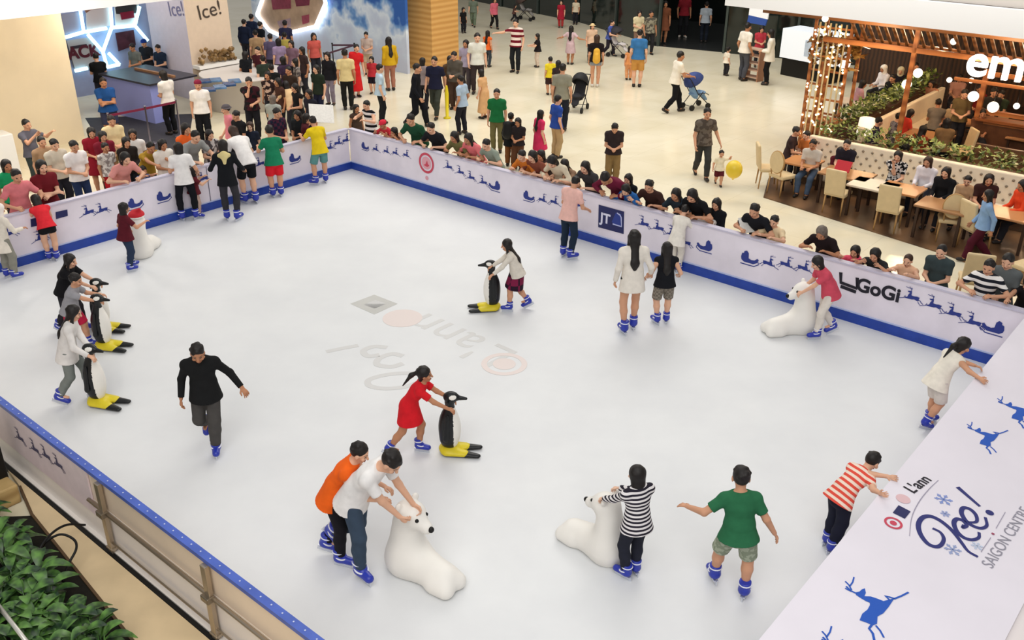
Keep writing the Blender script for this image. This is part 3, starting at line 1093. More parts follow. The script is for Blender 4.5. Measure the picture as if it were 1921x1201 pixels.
ib = gback * 7
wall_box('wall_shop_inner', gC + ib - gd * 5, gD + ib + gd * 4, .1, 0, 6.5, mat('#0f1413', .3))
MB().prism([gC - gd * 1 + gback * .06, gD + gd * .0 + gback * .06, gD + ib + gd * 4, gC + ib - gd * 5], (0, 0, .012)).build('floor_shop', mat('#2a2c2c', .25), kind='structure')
shop_lintel = wall_box('wall_shop_lintel', gC, gD, .2, 3.1, 6.5, M_SHOP)

# ------------------------------------------------------------------ rink barriers
deer_px = lambda x, y: (1540 + x / 5.042, 1060 + y / 5.042)
sh_p0 = uv(RU, 0, 1.05)
sh_n = (U * math.sin(R(5)) + Z * math.cos(R(5))).normalized()
def on_sheet(px, py): return on_plane(px, py, sh_p0, sh_n)
SX = -V; SY = (-U * math.cos(R(5)) + Z * math.sin(R(5))).normalized()
DEER_BODY = [(415,225),(385,235),(365,255),(332,262),(330,285),(370,312),(425,345),(462,360),(462,385),(440,425),(390,465),(365,525),(430,548),(490,575),(530,560),(535,490),(590,460),(640,400),(680,340),(700,318),(650,330),(590,345),(520,318),(470,302),(410,300),(424,268)]
DEER_ST = [([(480,570),(455,605),(490,650),(505,720)],14), ([(518,576),(560,625),(595,690)],11), ([(690,325),(760,297),(828,262)],11), ([(655,340),(605,292),(650,308),(695,322)],11),
           ([(335,272),(282,248),(238,205)],11), ([(290,240),(262,190),(230,158)],9), ([(272,205),(300,165),(312,118)],9), ([(285,252),(258,240),(228,222)],9)]
_o = on_sheet(*deer_px(520, 420))
def _loc(p):
    d = on_sheet(*deer_px(*p)) - _o
    return d.dot(SX), d.dot(SY)
DB = [_loc(p) for p in DEER_BODY]
DS = [([_loc(p) for p in pts], w_ / 5.042 * .0062) for pts, w_ in DEER_ST]
DL = max(p[0] for p in DB) - min(p[0] for p in DB)
def deer_mark(parent, c, xd, yd, n, size, m, name='reindeer_print', flip=1):
    k = size / DL
    mb = MB()
    f = lambda p: Vector(c) + xd * (p[0] * k * flip) + yd * (p[1] * k) + n * .003
    mb.prism([f(p) for p in DB], n * .002)
    for pts, w_ in DS:
        stroke(mb, [f(p) - n * .003 for p in pts], w_ * k * 1.3, n)
    return mb.build(name, m, parent)
def sleigh_mark(parent, c, xd, yd, n, size, m, flip=1):
    mb = MB()
    k = size
    f = lambda x, y: Vector(c) + xd * (x * k * flip) + yd * (y * k) + n * .003
    mb.prism([f(*p) for p in [(-.5,.05),(-.46,.26),(-.34,.30),(-.2,.12),(.1,.0),(.3,.03),(.44,.16),(.54,.10),(.46,-.08),(.25,-.2),(-.3,-.2),(-.46,-.1)]], n * .002)
    mb.prism([f(*p) for p in [(-.36,.2),(-.34,.40),(-.2,.46),(-.08,.34),(-.05,.05),(-.2,.0)]], n * .0021)
    stroke(mb, [f(*p) - n * .003 for p in [(-.5,-.32),(.3,-.32),(.55,-.15),(.5,-.02)]], .05 * k, n)
    return mb.build('sleigh_print', m, parent)
def barrier(name, label, a, b, n, m_top, thick=.08):
    """rink wall along a-b, n = unit normal pointing onto the ice"""
    r = empty(name, a, 0, label, 'barrier')
    r['group'] = 'rink barriers'
    mb = MB(); L = (b - a)
    ang = math.atan2(L.y, L.x); ln = L.length
    off = -n * thick / 2
    p = MB().boxa(Vector((0, 0, 0)) + off, L + off, thick, 0, 1.0).build('panel', M_BANNER, r)
    k = n * .012
    MB().boxa(k, L + k, .05, .0, .185).build('kick_strip', M_BLUE, r)
    MB().boxa(k, L + k, .030, .187, .205).build('seam_strip', mat('#b7c4e6', .5), r)
    MB().boxa(off, L + off, thick + .05, 1.0, 1.03).build('top_rail', m_top, r)
    return r
fr = barrier('rink_barrier', 'long far right rink wall with sponsor logos and reindeer, spectators leaning over it', uv(0, 0), uv(0, 0) + UR * (RU - .02), VR, mat('#c9c5d6', .5))
fl = barrier('rink_barrier', 'far left rink wall with pale lavender reindeer banner below the food stands', uv(0, .03), uv(0, RV - .01), U, mat('#c9c5d6', .5))
def lp(o, p):  # world to a barrier's local frame
    return Vector(p) - o.location
def pxw(o, px, py):
    n = VR if o is fr else U
    return lp(o, on_plane(px, py, C0 + n * .002, n))
XR = {0: (U, V), 1: (-V, U)}
def deerR(px, py, s=.33, fl_=1): deer_mark(fr, pxw(fr, px, py), UR, Z, VR, s, M_PRINT, flip=fl_)
for px, py in ((705,280),(725,284),(742,287),(762,291)): deerR(px, py, .2)
sleigh_mark(fr, pxw(fr, 685, 276), UR, Z, VR, .26, M_PRINT)
for px, py in ((842,313),(864,323),(884,333),(907,342)): deerR(px, py, .22, -1)
sleigh_mark(fr, pxw(fr, 928, 350), UR, Z, VR, .32, M_PRINT, -1)
for px, py in ((1018,375),(1040,379),(1091,386)): deerR(px, py, .22)
sleigh_mark(fr, pxw(fr, 992, 370), UR, Z, VR, .30, M_PRINT)
for px, py in ((1208,420),(1236,428),(1262,438),(1286,455)): deerR(px, py, .24, -1)
sleigh_mark(fr, pxw(fr, 1322, 463), UR, Z, VR, .32, M_PRINT, -1)
for px, py in ((1442,494),(1475,496),(1508,503)): deerR(px, py, .24)
sleigh_mark(fr, pxw(fr, 1406, 487), UR, Z, VR, .34, M_PRINT)
for px, py in ((1711,558),(1752,573),(1789,588),(1826,605)): deerR(px, py, .25, -1)
sleigh_mark(fr, pxw(fr, 1863, 616), UR, Z, VR, .32, M_PRINT, -1)
# round red emblem
def ring(parent, c, xd, yd, n, r0, r1, m, name, lift=.004, seg=40):
    mb = MB()
    for i in range(seg):
        a0, a1 = i / seg * 2 * math.pi, (i + 1) / seg * 2 * math.pi
        f = lambda r_, a_: Vector(c) + xd * math.cos(a_) * r_ + yd * math.sin(a_) * r_ + n * lift
        if r0 <= 0: mb.prism([f(0, 0), f(r1, a0), f(r1, a1)], n * .002)
        else: mb.prism([f(r0, a0), f(r1, a0), f(r1, a1), f(r0, a1)], n * .002)
    return mb.build(name, m, parent)
M_RED = mat('#c9475c', .6); M_PINK = mat('#dfa3ae', .6)
ce = pxw(fr, 800, 306)
ring(fr, ce, UR, Z, VR, .19, .245, M_RED, 'emblem_ring')
ring(fr, ce, UR, Z, VR, 0, .15, M_PINK, 'emblem_disc')
mb = MB()
mb.prism([ce + UR * x * .1 + Z * y * .1 + VR * .007 for x, y in ((-.9,-.6),(-.2,-.2),(.3,.7),(.5,-.1),(1,-.4),(.3,-.9))], VR * .002)
mb.build('emblem_figure', M_RED, fr)
ring(fr, ce - Z * .36, UR, Z, VR, 0, .05, M_PINK, 'emblem_dot')
# navy sign with the white numeral mark
def sign_quad(parent, pxs, m, name, n, w2l, lift=.004, th=.004):
    pts = [w2l(*p) + n * lift for p in pxs]
    return MB().prism(pts, n * th).build(name, m, parent)
w2 = lambda x, y: pxw(fr, x, y)
sign_quad(fr, [(1123.5,384),(1171,397),(1170,439),(1122.5,426)], M_NAVY, 'navy_sign', VR, w2)
c1 = [(1156,398.5),(1166,402),(1167,424),(1152,420.5),(1148,416)]
sign_quad(fr, c1, mat('#2d3f8e', .5), 'sign_patch', VR, w2, .0085, .001)
mb = MB()
stroke(mb, [w2(x, y) for x, y in ((1158,399.5),(1163.5,403),(1166,408),(1166.5,425),(1150,420))], .028, VR, .0098)
mb.build('sign_line', mat('#b9bfe6', .5), fr)
text('JT', 'sign_lettering', mat('#dfe0f4', .5), fr, fr.location + w2(1136, 410.5) + VR * .011, UR, Z, .28, .0015, bold=.008)
# GOGI lettering and its square mark
mb = MB()
M_INK = mat('#1f1d28', .6)
for seg, wd in (([(1577.5,511),(1577.5,530),(1607,541),(1608.5,521)], .06), ([(1577,537),(1606,548)], .06)):
    stroke(mb, [w2(*p) for p in seg], wd, VR, .004)
mb.build('logo_square', M_INK, fr)
text('GoGi', 'logo_lettering', M_INK, fr, fr.location + w2(1647, 545) + VR * .004, UR, Z, .33, .002, bold=.011)
# far left wall marks
def deerL(px, py, s=.26, f=1): deer_mark(fl, pxw(fl, px, py), -V, Z, U, s, M_PRINT, flip=f)
for px, py, f in ((649,263,1),(634,268,1),(618,277,1),(488,307,-1),(381,335,-1),(192,394,-1),(166,398,-1),(18,438,-1),(77,446,-1)): deerL(px, py, .24, f)
for px, py, f in ((553,298,1),(307,370,1),(254,383,1)): sleigh_mark(fl, pxw(fl, px, py), -V, Z, U, .32, M_PRINT, f)
w3 = lambda x, y: pxw(fl, x, y)
sign_quad(fl, [(57,411),(84,405),(85,420),(58,426)], M_NAVY, 'navy_sign', U, w3)
sign_quad(fl, [(104,398),(126,393),(127,405),(105,411)], M_NAVY, 'navy_sign', U, w3)
MB().boxa(pxw(fl, 396, 385) * Vector((1, 1, 0)), pxw(fl, 396, 385) * Vector((1, 1, 0)) - V * .012, .02, .2, 1.03).build('seam', mat('#6d6a7c', .6), fl)

# near right: wide printed sheet sloping away from the rail
e0, e1 = on_sheet(1880, 1189), on_sheet(1921, 1152)
su = to_uv((e0 + e1) / 2)[0]
sr = empty('rink_barrier', uv(RU, 0), 0, 'near right barrier covered by a broad white sheet printed with deer and event name', 'barrier', 'rink barriers')
def sl(p): return Vector(p) - sr.location
tilt = math.tan(R(5))
def shp(u, v, dz=0): return uv(u, v, 1.05 - (u - RU) * tilt + dz)
MB().prism([sl(shp(RU, -.9, -.02)), sl(shp(su, -.9, -.02)), sl(shp(su, RV - .06, -.02)), sl(shp(RU, RV - .06, -.02))], (0, 0, .02)).build('printed_sheet', M_SHEET, sr)
MB().prism([sl(uv(RU, -.04)), sl(uv(RU + .07, -.04)), sl(uv(RU + .07, RV)), sl(uv(RU, RV))], (0, 0, 1.02)).build('panel', M_BANNER, sr)
MB().boxa(sl(uv(RU - .015, .0)), sl(uv(RU - .015, RV)), .03, 0.012, .185).build('kick_strip', M_BLUE, sr)
MB().prism([sl(shp(su - .03, -.9, -.045)), sl(shp(su + 2.2, -.9, -.045)), sl(shp(su + 2.2, RV - .06, -.045)), sl(shp(su - .03, RV - .06, -.045))], (0, 0, .02)).build('lower_sheet', mat('#e6dedd', .5), sr)
MB().prism([sl(uv(su - .1, -.9)), sl(uv(su, -.9)), sl(uv(su, RV - .06)), sl(uv(su - .1, RV - .06))], (0, 0, .80)).build('sheet_support', M_WHITE, sr)
def dsh(px, py, size, f=1, xd=None):
    deer_mark(sr, sl(on_sheet(px, py)), xd or SX, SY, sh_n, size, M_DEER, flip=f)
deer_mark(sr, sl(_o), SX, SY, sh_n, DL, M_DEER)
dsh(1855, 823, DL * .82); dsh(1915, 775, DL * .9); dsh(1603, 1245, DL * 1.02)
ic = lambda x, y: (1640 + x / 4.62, 850 + y / 4.62)
def st_ice(pts, wd, m, name, k=6):
    mb = MB()
    P3 = [sl(on_sheet(*ic(*p))) for p in pts]
    P3 = [Vector(p) for p in smooth_path(P3, k)] if k else P3
    n_ = len(P3)
    ws = [wd * (.45 + .55 * math.sin(math.pi * min(max((i / (n_ - 1)) * 1.0, .06), .94)) ** .7) for i in range(n_)] if k else wd
    stroke(mb, P3, ws, sh_n)
    return mb.build(name, m, sr)
M_ICEB = mat('#2d3272', .55)
st_ice([(505,655),(572,690),(602,745),(580,798),(530,815),(460,785),(400,705),(382,625),(415,565),(480,550),(560,582),(640,642),(700,705),(760,785),(815,855),(898,903)], .052, M_ICEB, 'letter_i')
st_ice([(775,625),(765,650),(800,632),(770,590),(715,575),(690,610),(715,680),(775,735),(850,755),(905,735),(908,690)], .05, M_ICEB, 'letter_c')
st_ice([(815,605),(885,598),(880,540),(830,490),(772,478),(755,520),(790,585),(850,632),(925,655),(975,630),(962,560)], .05, M_ICEB, 'letter_e')
st_ice([(722,298),(915,465)], [.05, .032], M_ICEB, 'exclamation_mark', 0)
ring(sr, sl(on_sheet(*ic(1000, 520))), SX, SY, sh_n, 0, .042, M_ICEB, 'exclamation_dot')
st_ice([(305,722),(325,560),(385,430),(470,320),(555,238)], .010, mat('#9d98ab', .6), 'thin_line')
ring(sr, sl(on_sheet(*ic(165, 610))), SX, SY, sh_n, .068, .092, M_RED, 'emblem_ring')
ring(sr, sl(on_sheet(*ic(165, 610))), SX, SY, sh_n, 0, .035, M_RED, 'emblem_disc')
cq = [sl(on_sheet(*ic(*p))) + sh_n * .003 for p in ((160,520),(210,455),(315,510),(265,572))]
MB().prism(cq, sh_n * .002).build('navy_sign', M_NAVY, sr)
ring(sr, sl(on_sheet(*ic(250, 400))), SX, SY, sh_n, 0, .075, mat('#dfbcc0', .6), 'pale_emblem')
text("L'ann", 'sponsor_lettering', M_INK, sr, on_sheet(*ic(380, 272)) + sh_n * .004, on_sheet(*ic(490, 190)) - on_sheet(*ic(290, 335)), SY, .19, .001, bold=.003)
sa, sb_ = on_sheet(*ic(965, 1005)), on_sheet(*ic(1330, 470))
text('SAIGON CENTRE', 'mall_lettering', mat('#94929f', .6), sr, sa.lerp(sb_, .5) + sh_n * .004, sb_ - sa, SY, (sb_ - sa).length / 8.2, .001)
mb = MB()
stroke(mb, [sl(on_sheet(*ic(*p))) for p in ((925,860),(1010,735))], .007, sh_n); stroke(mb, [sl(on_sheet(*ic(*p))) for p in ((1055,655),(1135,515))], .007, sh_n)
mb.build('thin_line', mat('#9d98ab', .6), sr)
ring(sr, sl(on_sheet(*ic(1028, 703))), SX, SY, sh_n, 0, .016, mat('#a0506a', .6), 'small_dot')
for x, y, r_, c_ in ((600,405,.095,'#8496cf'),(615,530,.05,'#9aa6d2'),(680,840,.085,'#98a5cc'),(890,808,.06,'#c0cbe2')):
    mb = MB(); c = sl(on_sheet(*ic(x, y)))
    for i in range(6):
        d = SX * math.cos(i * math.pi / 3) + SY * math.sin(i * math.pi / 3)
        stroke(mb, [c, c + d * r_], .016, sh_n)
        for s_ in (-1, 1):
            d2 = SX * math.cos(i * math.pi / 3 + s_ * .6) + SY * math.sin(i * math.pi / 3 + s_ * .6)
            stroke(mb, [c + d * r_ * .5, c + d * r_ * .5 + d2 * r_ * .35], .012, sh_n, .0034)
    mb.build('snowflake_print', mat(c_, .6), sr)

# near left: blue-capped wall seen from outside, steel rails, kerb
nl = empty('rink_barrier', uv(0, RV), 0, 'near left barrier with blue top rail, steel posts and clear pinkish panels', 'barrier', 'rink barriers')
def ll(p): return Vector(p) - nl.location
NB, NE = -.1, RU - .05
MB().boxa(ll(uv(NB, RV + .02)), ll(uv(NE, RV + .02)), .085, 1.0, 1.05).build('top_rail', mat('#4a63b8', .35, noise=.12, nscale=4), nl)
mb = MB()
for i in range(60):
    c = ll(uv(5.5 + i * .16, RV + .02, 1.052)); mb.box(c, (.014, .014, .006), UA)
mb.build('rail_screws', mat('#c9d0ec', .4), nl)
M_NP = mat('#f0dcc6', .28, .1, noise=.06, nscale=1.5)
MB().boxa(ll(uv(NB, RV + .02)), ll(uv(NE, RV + .02)), .03, .6, 1.0).build('panel', M_NP, nl)
MB().boxa(ll(uv(NB, RV + .022)), ll(uv(NE, RV + .022)), .03, .02, .6).build('lower_panel', mat('#f8f0ea', .25, noise=.04, nscale=1.5), nl)
MB().boxa(ll(uv(NB, RV + .048)), ll(uv(8.75, RV + .048)), .02, .40, .99).build('banner', mat('#e4d2d6', .45, noise=.05), nl)
MB().boxa(ll(uv(NB, RV + .06)), ll(uv(NE, RV + .06)), .05, 0, .07).build('kerb', mat('#e9e2da', .4), nl)
for zz, dd, rr in ((.60, .075, .024), (.20, .08, .013)):
    MB().tube([ll(uv(8.7 if zz > .5 else 9, RV + dd, zz)), ll(uv(NE, RV + dd, zz))], rr, 8).build('rail', M_STEEL, nl)
for uu in (9.06, 11.08, 13.3):
    b_ = uv(uu, RV + .085)
    p = MB().box((ll(b_) + Z * .52)[:], (.085, .05, .96), UA, .006).build('post', M_STEEL, nl)
    MB().box((ll(b_) + Z * .60 + V * .02)[:], (.13, .09, .07), UA, .01).build('clamp', mat('#8f8474', .3, .8), p)
    MB().box((ll(b_) + Z * .115)[:], (.13, .07, .03), UA, .006).build('foot_plate', M_STEEL, p)
for px, py in ((38,822),(66,843),(87,855),(110,872)):
    deer_mark(nl, ll(on_plane(px, py, uv(0, RV + .06), V)), -U, Z, V, .2, mat('#4c4763', .6))
MB().boxa(ll(uv(NB, RV + .115)), ll(uv(NE, RV + .115)), .05, 0, .06).build('drain_slot', M_BLACK, nl)

# stone ledge and planter in the bottom left corner
le = empty('planter_ledge', uv(7, RV + .2), 0, 'beige stone ledge running beside the near left rink barrier', 'ledge')
def l2(p): return Vector(p) - le.location
LZ = .07
i0, i1, i2 = at(37, 912, LZ), at(60, 965, LZ), at(258, 1213, LZ)
pts = [uv(to_uv(i0)[0] - .45, RV + .15, LZ), uv(NE, RV + .15, LZ), uv(NE, RV + 1.4, LZ), i2, i1, i0]
MB().prism([l2(p) - Z * LZ for p in pts], (0, 0, LZ)).build('coping', mat('#d9c199', .5, noise=.08, nscale=2.5), le)
mb = MB()
for a, b in ((i0, i1), (i1, i2)):
    mb.boxa(l2(a) * Vector((1, 1, 0)), l2(b) * Vector((1, 1, 0)), .03, .0, LZ + .005)
mb.build('dark_edging', mat('#5b452d', .5), le)
cab = at(-2, 955, 0) - U * .2
tag(MB().box((cab + Z * .13)[:], (.55, .5, .26), UA, .02).build('timber_crate', wood('#a98955', '#c8a971', 2, .5)), 'honey timber box end at the left edge below the black speaker', 'box')
spk = empty('speaker', at(-14, 925, .0), UA, 'black loudspeaker box at the left edge beside the near barrier', 'speaker')
MB().box((0, 0, .55), (.40, .34, 1.1), 0, .02).build('cabinet', M_BLACK, spk)
MB().box((0, -.175, .6), (.34, .012, .9), 0, .004).build('grille', mat('#242322', .8), spk)
# soil bed + leafy plants
bed = [at(-60, 975, .03), i1 - Z * .05, i2 - Z * .05, at(300, 1330, .05), at(-80, 1400, .05)]
MB().prism([Vector((p.x, p.y, .01)) for p in bed], (0, 0, .04)).build('planter_soil', mat('#1d1a12', .9, noise=.4, nscale=9), None, label='dark soil bed under the leafy plants at bottom left', cat='soil')
def leafy(seed, n=10, L=.37):
    rnd = random.Random(seed)
    mb = MB()
    for i in range(n):
        az = i * 2.4 + rnd.uniform(-.3, .3)
        el = rnd.uniform(.15, .95)
        ln = L * rnd.uniform(.75, 1.15); wd = ln * rnd.uniform(.29, .37)
        h0 = rnd.uniform(.18, .42)
        d = Vector((math.cos(az), math.sin(az), 0)); sd = Vector((-d.y, d.x, 0))
        st = d * .05 + Z * h0
        mb.tube([Vector((0, 0, .0)), d * .02 + Z * h0 * .6, st], .008, 5)
        rows = []
        for j in range(7):
            t = j / 6
            x = ln * t
            z_ = math.sin(el) * x - 1.6 * x * x
            hw_ = wd * .5 * (math.sin(math.pi * min(t * .93 + .05, 1)) ** .8)
            c = st + d * x * math.cos(el) + Z * z_
            rows.append((c + sd * hw_ + Z * hw_ * .35, c, c - sd * hw_ + Z * hw_ * .35))
        V3 = [[mb.bm.verts.new(p) for p in r_] for r_ in rows]
        for r0, r1 in zip(V3, V3[1:]):
            for k in (0, 1):
                f = mb.bm.faces.new((r0[k], r0[k + 1], r1[k + 1], r1[k])); f.smooth = True
    return mb
def leafmat(c1, c2):
    m = bpy.data.materials.new('leaf'); m.use_nodes = True
    nt = m.node_tree; b = nt.nodes['Principled BSDF']
    tc = nt.nodes.new('ShaderNodeTexCoord'); n = nt.nodes.new('ShaderNodeTexNoise'); n.inputs['Scale'].default_value = 7
    nt.links.new(tc.outputs['Object'], n.inputs['Vector'])
    r = nt.nodes.new('ShaderNodeValToRGB'); r.color_ramp.elements[0].position = .38; r.color_ramp.elements[1].position = .66
    r.color_ramp.elements[0].color = lin(c1); r.color_ramp.elements[1].color = lin(c2)
    nt.links.new(n.outputs['Fac'], r.inputs['Fac']); nt.links.new(r.outputs['Color'], b.inputs['Base Color'])
    b.inputs['Roughness'].default_value = .38
    return m
M_LEAF = leafmat('#16311a', '#608c3e')
LP = []
for k in range(4):
    e_ = bpy.data.objects.new('leafy_plant', leafy(k).mesh('foliage', M_LEAF)); LP.append(e_)
spots = [(10,985),(30,1010),(5,1040),(62,1010),(45,1050),(85,1062),(20,1082),(62,1095),(110,1085),(5,1118),(42,1128),(88,1130),(128,1118),(150,1140),(25,1160),(70,1168),(112,1165),(150,1178),(182,1170),(55,1200),(100,1203),(145,1208),(190,1206),(225,1204),(15,1200),(0,955),(215,1188)]
for i, (px, py) in enumerate(spots):
    b_ = at(px - 26, py + 36, .05)
    o = LP[i % 4] if i < 4 else LP[i % 4].copy()
    o.location = b_; o.rotation_euler = (0, 0, i * 1.7); s_ = .82 + .22 * ((i * 37) % 10) / 10
    o.scale = (s_, s_, s_)
    link(o)
    tag(o, 'broad-leaved green plant in the planter bed at bottom left', 'plant', 'leafy plants in the planter bed')
b0, b1 = at(-8, 1130, .5), at(56, 1212, .5)
tag(MB().tube([b0, b1], .022, 8).build('hand_rail', mat('#cfccc4', .35, .5)), 'pale rail crossing the plants in the bottom left corner', 'rail')
cb = [at(*p) for p in ((160,985,.16),(125,985,.28),(95,1003,.34),(72,1035,.30),(66,1062,.10))]
cb2 = [at(*p) for p in ((70,1060,.10),(82,1022,.30),(112,1003,.38),(138,1012,.34),(143,1030,.30),(128,1060,.22),(118,1092,.14))]
mb = MB(); mb.tube([Vector(p) for p in smooth_path(cb)], .014, 8); mb.tube([Vector(p) for p in smooth_path(cb2)], .014, 8)
mb.build('black_cable', M_BLACK, None, label='looped black cable rising from the plants over the beige ledge', cat='cable')

# faint marks frozen into the ice
IZ = .0135
def ip(px, py): return at(px, py, IZ)
def imark(pts, m, name):
    return MB().prism([ip(*p) for p in pts], (0, 0, .001)).build(name, m, icef)
M_G1 = mat('#c4c4c0', .45, noise=.06, nscale=2); M_G2 = mat('#d3d3d2', .45); M_P1 = mat('#e2d6d2', .45)
imark([(657,570),(702,553),(746,570),(702,590)], M_G1, 'frozen_square')
imark([(682,572),(704,563),(725,570),(703,579)], M_G2, 'frozen_square_patch')
ring(icef, ip(755, 597), U, V, Z, .0, .34, M_P1, 'frozen_emblem', lift=0)
ring(icef, ip(946, 683), U, V, Z, .27, .36, M_P1, 'frozen_emblem_ring', lift=0)
ring(icef, ip(946, 683), U, V, Z, .0, .18, M_P1, 'frozen_emblem_disc', lift=0)
text("L'ann", 'frozen_lettering', M_G2, icef, ip(860, 635), ip(795, 607) - ip(925, 665), ip(850, 655) - ip(870, 612), 1.05, .0006)
def istroke(pts, wd, name):
    mb = MB(); stroke(mb, [Vector(p) for p in smooth_path([ip(*p) for p in pts])], wd, Z, .0, .001); return mb.build(name, M_G2, icef)
istroke([(612,660),(640,654),(672,648)], .1, 'frozen_letter')
istroke([(726,652),(702,650),(682,658),(690,668),(712,666)], .11, 'frozen_letter')
istroke([(756,668),(736,664),(712,672),(708,684),(734,688),(756,682)], .11, 'frozen_letter')
istroke([(800,702),(760,700),(720,704),(692,713),(694,724),(722,729),(758,726),(782,718)], .10, 'frozen_letter')
# ------------------------------------------------------------------ neon food stand on the left
def on_stand(px, py, d=0.): return on_plane(px, py, sw0 + swn * d, swn)
M_NEON = mat('#bdf3ff', .4, emit=3.2)
def board(name, label, cat, pxs, d, m, th=.03):
    c = sum((on_stand(x, y, d) for x, y in pxs), Vector()) / len(pxs)
    e_ = empty(name, c, 0, label, cat)
    MB().prism([on_stand(x, y, d) - c for x, y in pxs], swn * th).build('board', m, e_)
    return e_, c
segs = [((150,14),(157,58)),((157,60),(123,70)),((160,60),(200,53)),((207,10),(210,50)),((210,50),(193,97)),((165,65),(193,97)),((210,52),(253,48)),((253,48),(277,76)),((253,48),(262,12)),((193,97),(201,126)),((201,126),(224,121)),((224,121),(204,100)),((141,133),(164,128))]
ne = empty('neon_sign', on_stand(193, 80), 0, 'white and cyan neon tubes bent in honeycomb shapes over the left food stand', 'neon sign')
for a, b in segs:
    pa, pb = on_stand(*a, .16) - ne.location, on_stand(*b, .16) - ne.location
    MB().tube([pa, pb], .055, 8).build('neon_tube', M_NEON, ne)
e_, c = board('menu_board', 'grey menu board with brown arc in the middle honeycomb of the neon stand', 'menu board', [(160,14),(203,8),(205,48),(162,57)], .06, mat('#b9aeb0', .5))
mb = MB(); stroke(mb, [Vector(p) for p in smooth_path([on_stand(x, y, .10) - c for x, y in ((160,22),(172,15),(186,14),(200,11))])], .09, swn); mb.build('brown_arc', mat('#7a4f3d', .6), e_)
e_, c = board('menu_board', 'pale menu board with black and dark red badge right of the neon honeycomb', 'menu board', [(214,8),(260,3),(258,44),(216,50)], .06, mat('#cfcaca', .5))
MB().prism([on_stand(x, y, .1) - c for x, y in ((216,14),(232,6),(256,9),(257,24),(238,27),(218,26))], swn * .01).build('black_badge', mat('#2d2b2e', .5), e_)
MB().prism([on_stand(x, y, .115) - c for x, y in ((225,24),(250,20),(252,33),(228,37))], swn * .01).build('red_badge', mat('#7c1230', .5), e_)
e_, c = board('menu_board', 'grey menu board lettered PACK in the lower left neon honeycomb', 'menu board', [(124,76),(166,70),(186,98),(176,126),(140,130)], .06, mat('#a4a4aa', .5))
text('PACK', 'board_lettering', mat('#4b0d23', .5), e_, on_stand(150, 99, .105), swd, Z, .5, .004, bold=.02)
mb = MB(); stroke(mb, [on_stand(132, 90, .1) - c, on_stand(163, 85, .1) - c], .09, swn); mb.build('thin_dark_line', mat('#2a2330', .5), e_)
e_, c = board('menu_board', 'dark poster inside the lower right neon honeycomb behind the counter staff', 'menu board', [(216,62),(250,56),(254,84),(222,96)], .06, mat('f:#5a2438:#2b2a38:3' if 0 else '#4a2836', .5, noise=.5, nscale=3))
e_, c = board('menu_board', 'small grey board at the left end of the neon stand', 'menu board', [(114,28),(147,22),(150,52),(140,62),(120,64)], .06, mat('#8f93ad', .5))

# lavender stand counter with its dark desk top
ca, cb_ = at(208, 212), at(288, 232)
cdv = (cb_ - ca).normalized(); cn = Vector((-cdv.y, cdv.x, 0))
if cn.y < 0: cn = -cn
ct = empty('stand_counter', ca, 0, 'lavender fronted stand counter with dark desk top under the neon honeycomb', 'counter')
def q3(s_, d, z): return cdv * s_ + cn * d + Z * z
LC = (cb_ - ca).length
MB().prism([q3(-.1, 0, 0), q3(LC + .1, 0, 0), q3(LC + .1, .7, 0), q3(-.1, .7, 0)], (0, 0, 1.12)).build('front_panel', mat('#8f97d6', .4), ct)
MB().prism([q3(-.2, -.06, 1.12), q3(LC + .2, -.06, 1.12), q3(LC + .2, 1.6, 1.12), q3(-.2, 1.6, 1.12)], (0, 0, .05)).build('desk_top', mat('#2b2a33', .35), ct)
MB().prism([q3(.2, .9, 1.17), q3(LC, .9, 1.17), q3(LC, .98, 1.17), q3(.2, .98, 1.17)], (0, 0, .06)).build('wood_edge', mat('#9a7150', .5), ct)
# curved white counter with blue photo panels
kc = at(418, 206) + Vector((.55, .75, 0))
kk = empty('round_counter', kc, 0, 'white round counter with blue photo panels beside the white pillar', 'counter')
MB().lathe([(1.25, 0), (1.25, .92), (1.32, .94), (1.32, 1.0)], n=40).build('body', mat('#d9d2cd', .35), kk)
for i, (px, py) in enumerate(((392,168),(412,163),(384,152),(404,150),(430,158),(440,152))):
    p = at(px, py, 1.03) - kc
    MB().box((p.x, p.y, 1.03), (.34, .42, .06), .4, .01).build('photo_panel', mat(('#33507e', '#5c7fa8')[i % 2], .25, noise=.4, nscale=5), kk)
g = MB()
pn_ = Vector((crr.y - cp.y, cp.x - crr.x, 0)).normalized()
if pn_.y > 0: pn_ = -pn_
rnd = random.Random(3)
for i in range(46):
    px, py = 377 + rnd.random() * 68, 138 - rnd.random() * 22 - abs(10 - i % 20) * .2
    p = cp.lerp(crr, .08 + .84 * rnd.random()) + pn_ * (.1 + .22 * rnd.random()) + Z * (1.19 + rnd.random() ** 2 * .38)
    bmesh.ops.create_icosphere(g.bm, subdivisions=1, radius=.05 + rnd.random() * .05, matrix=Matrix.Translation(p))
g.build('ornament_garland', mat('#8d7048', .35, .2, noise=.5, nscale=8), None, label='heap of gold and brown ornaments round the foot of the white pillar', cat='ornaments', kind='stuff')
pn = Vector((crr.y - cp.y, cp.x - crr.x, 0)).normalized()
if pn.y > 0: pn = -pn
MB().prism([cp + pn * .01, crr + pn * .01, crr + pn * .4, cp + pn * .4], (0, 0, .1)).build('pillar_shelf', M_WHITE, None, label='cream shelf carrying the ornaments at the foot of the white pillar', cat='shelf').location = (0, 0, 1.03)
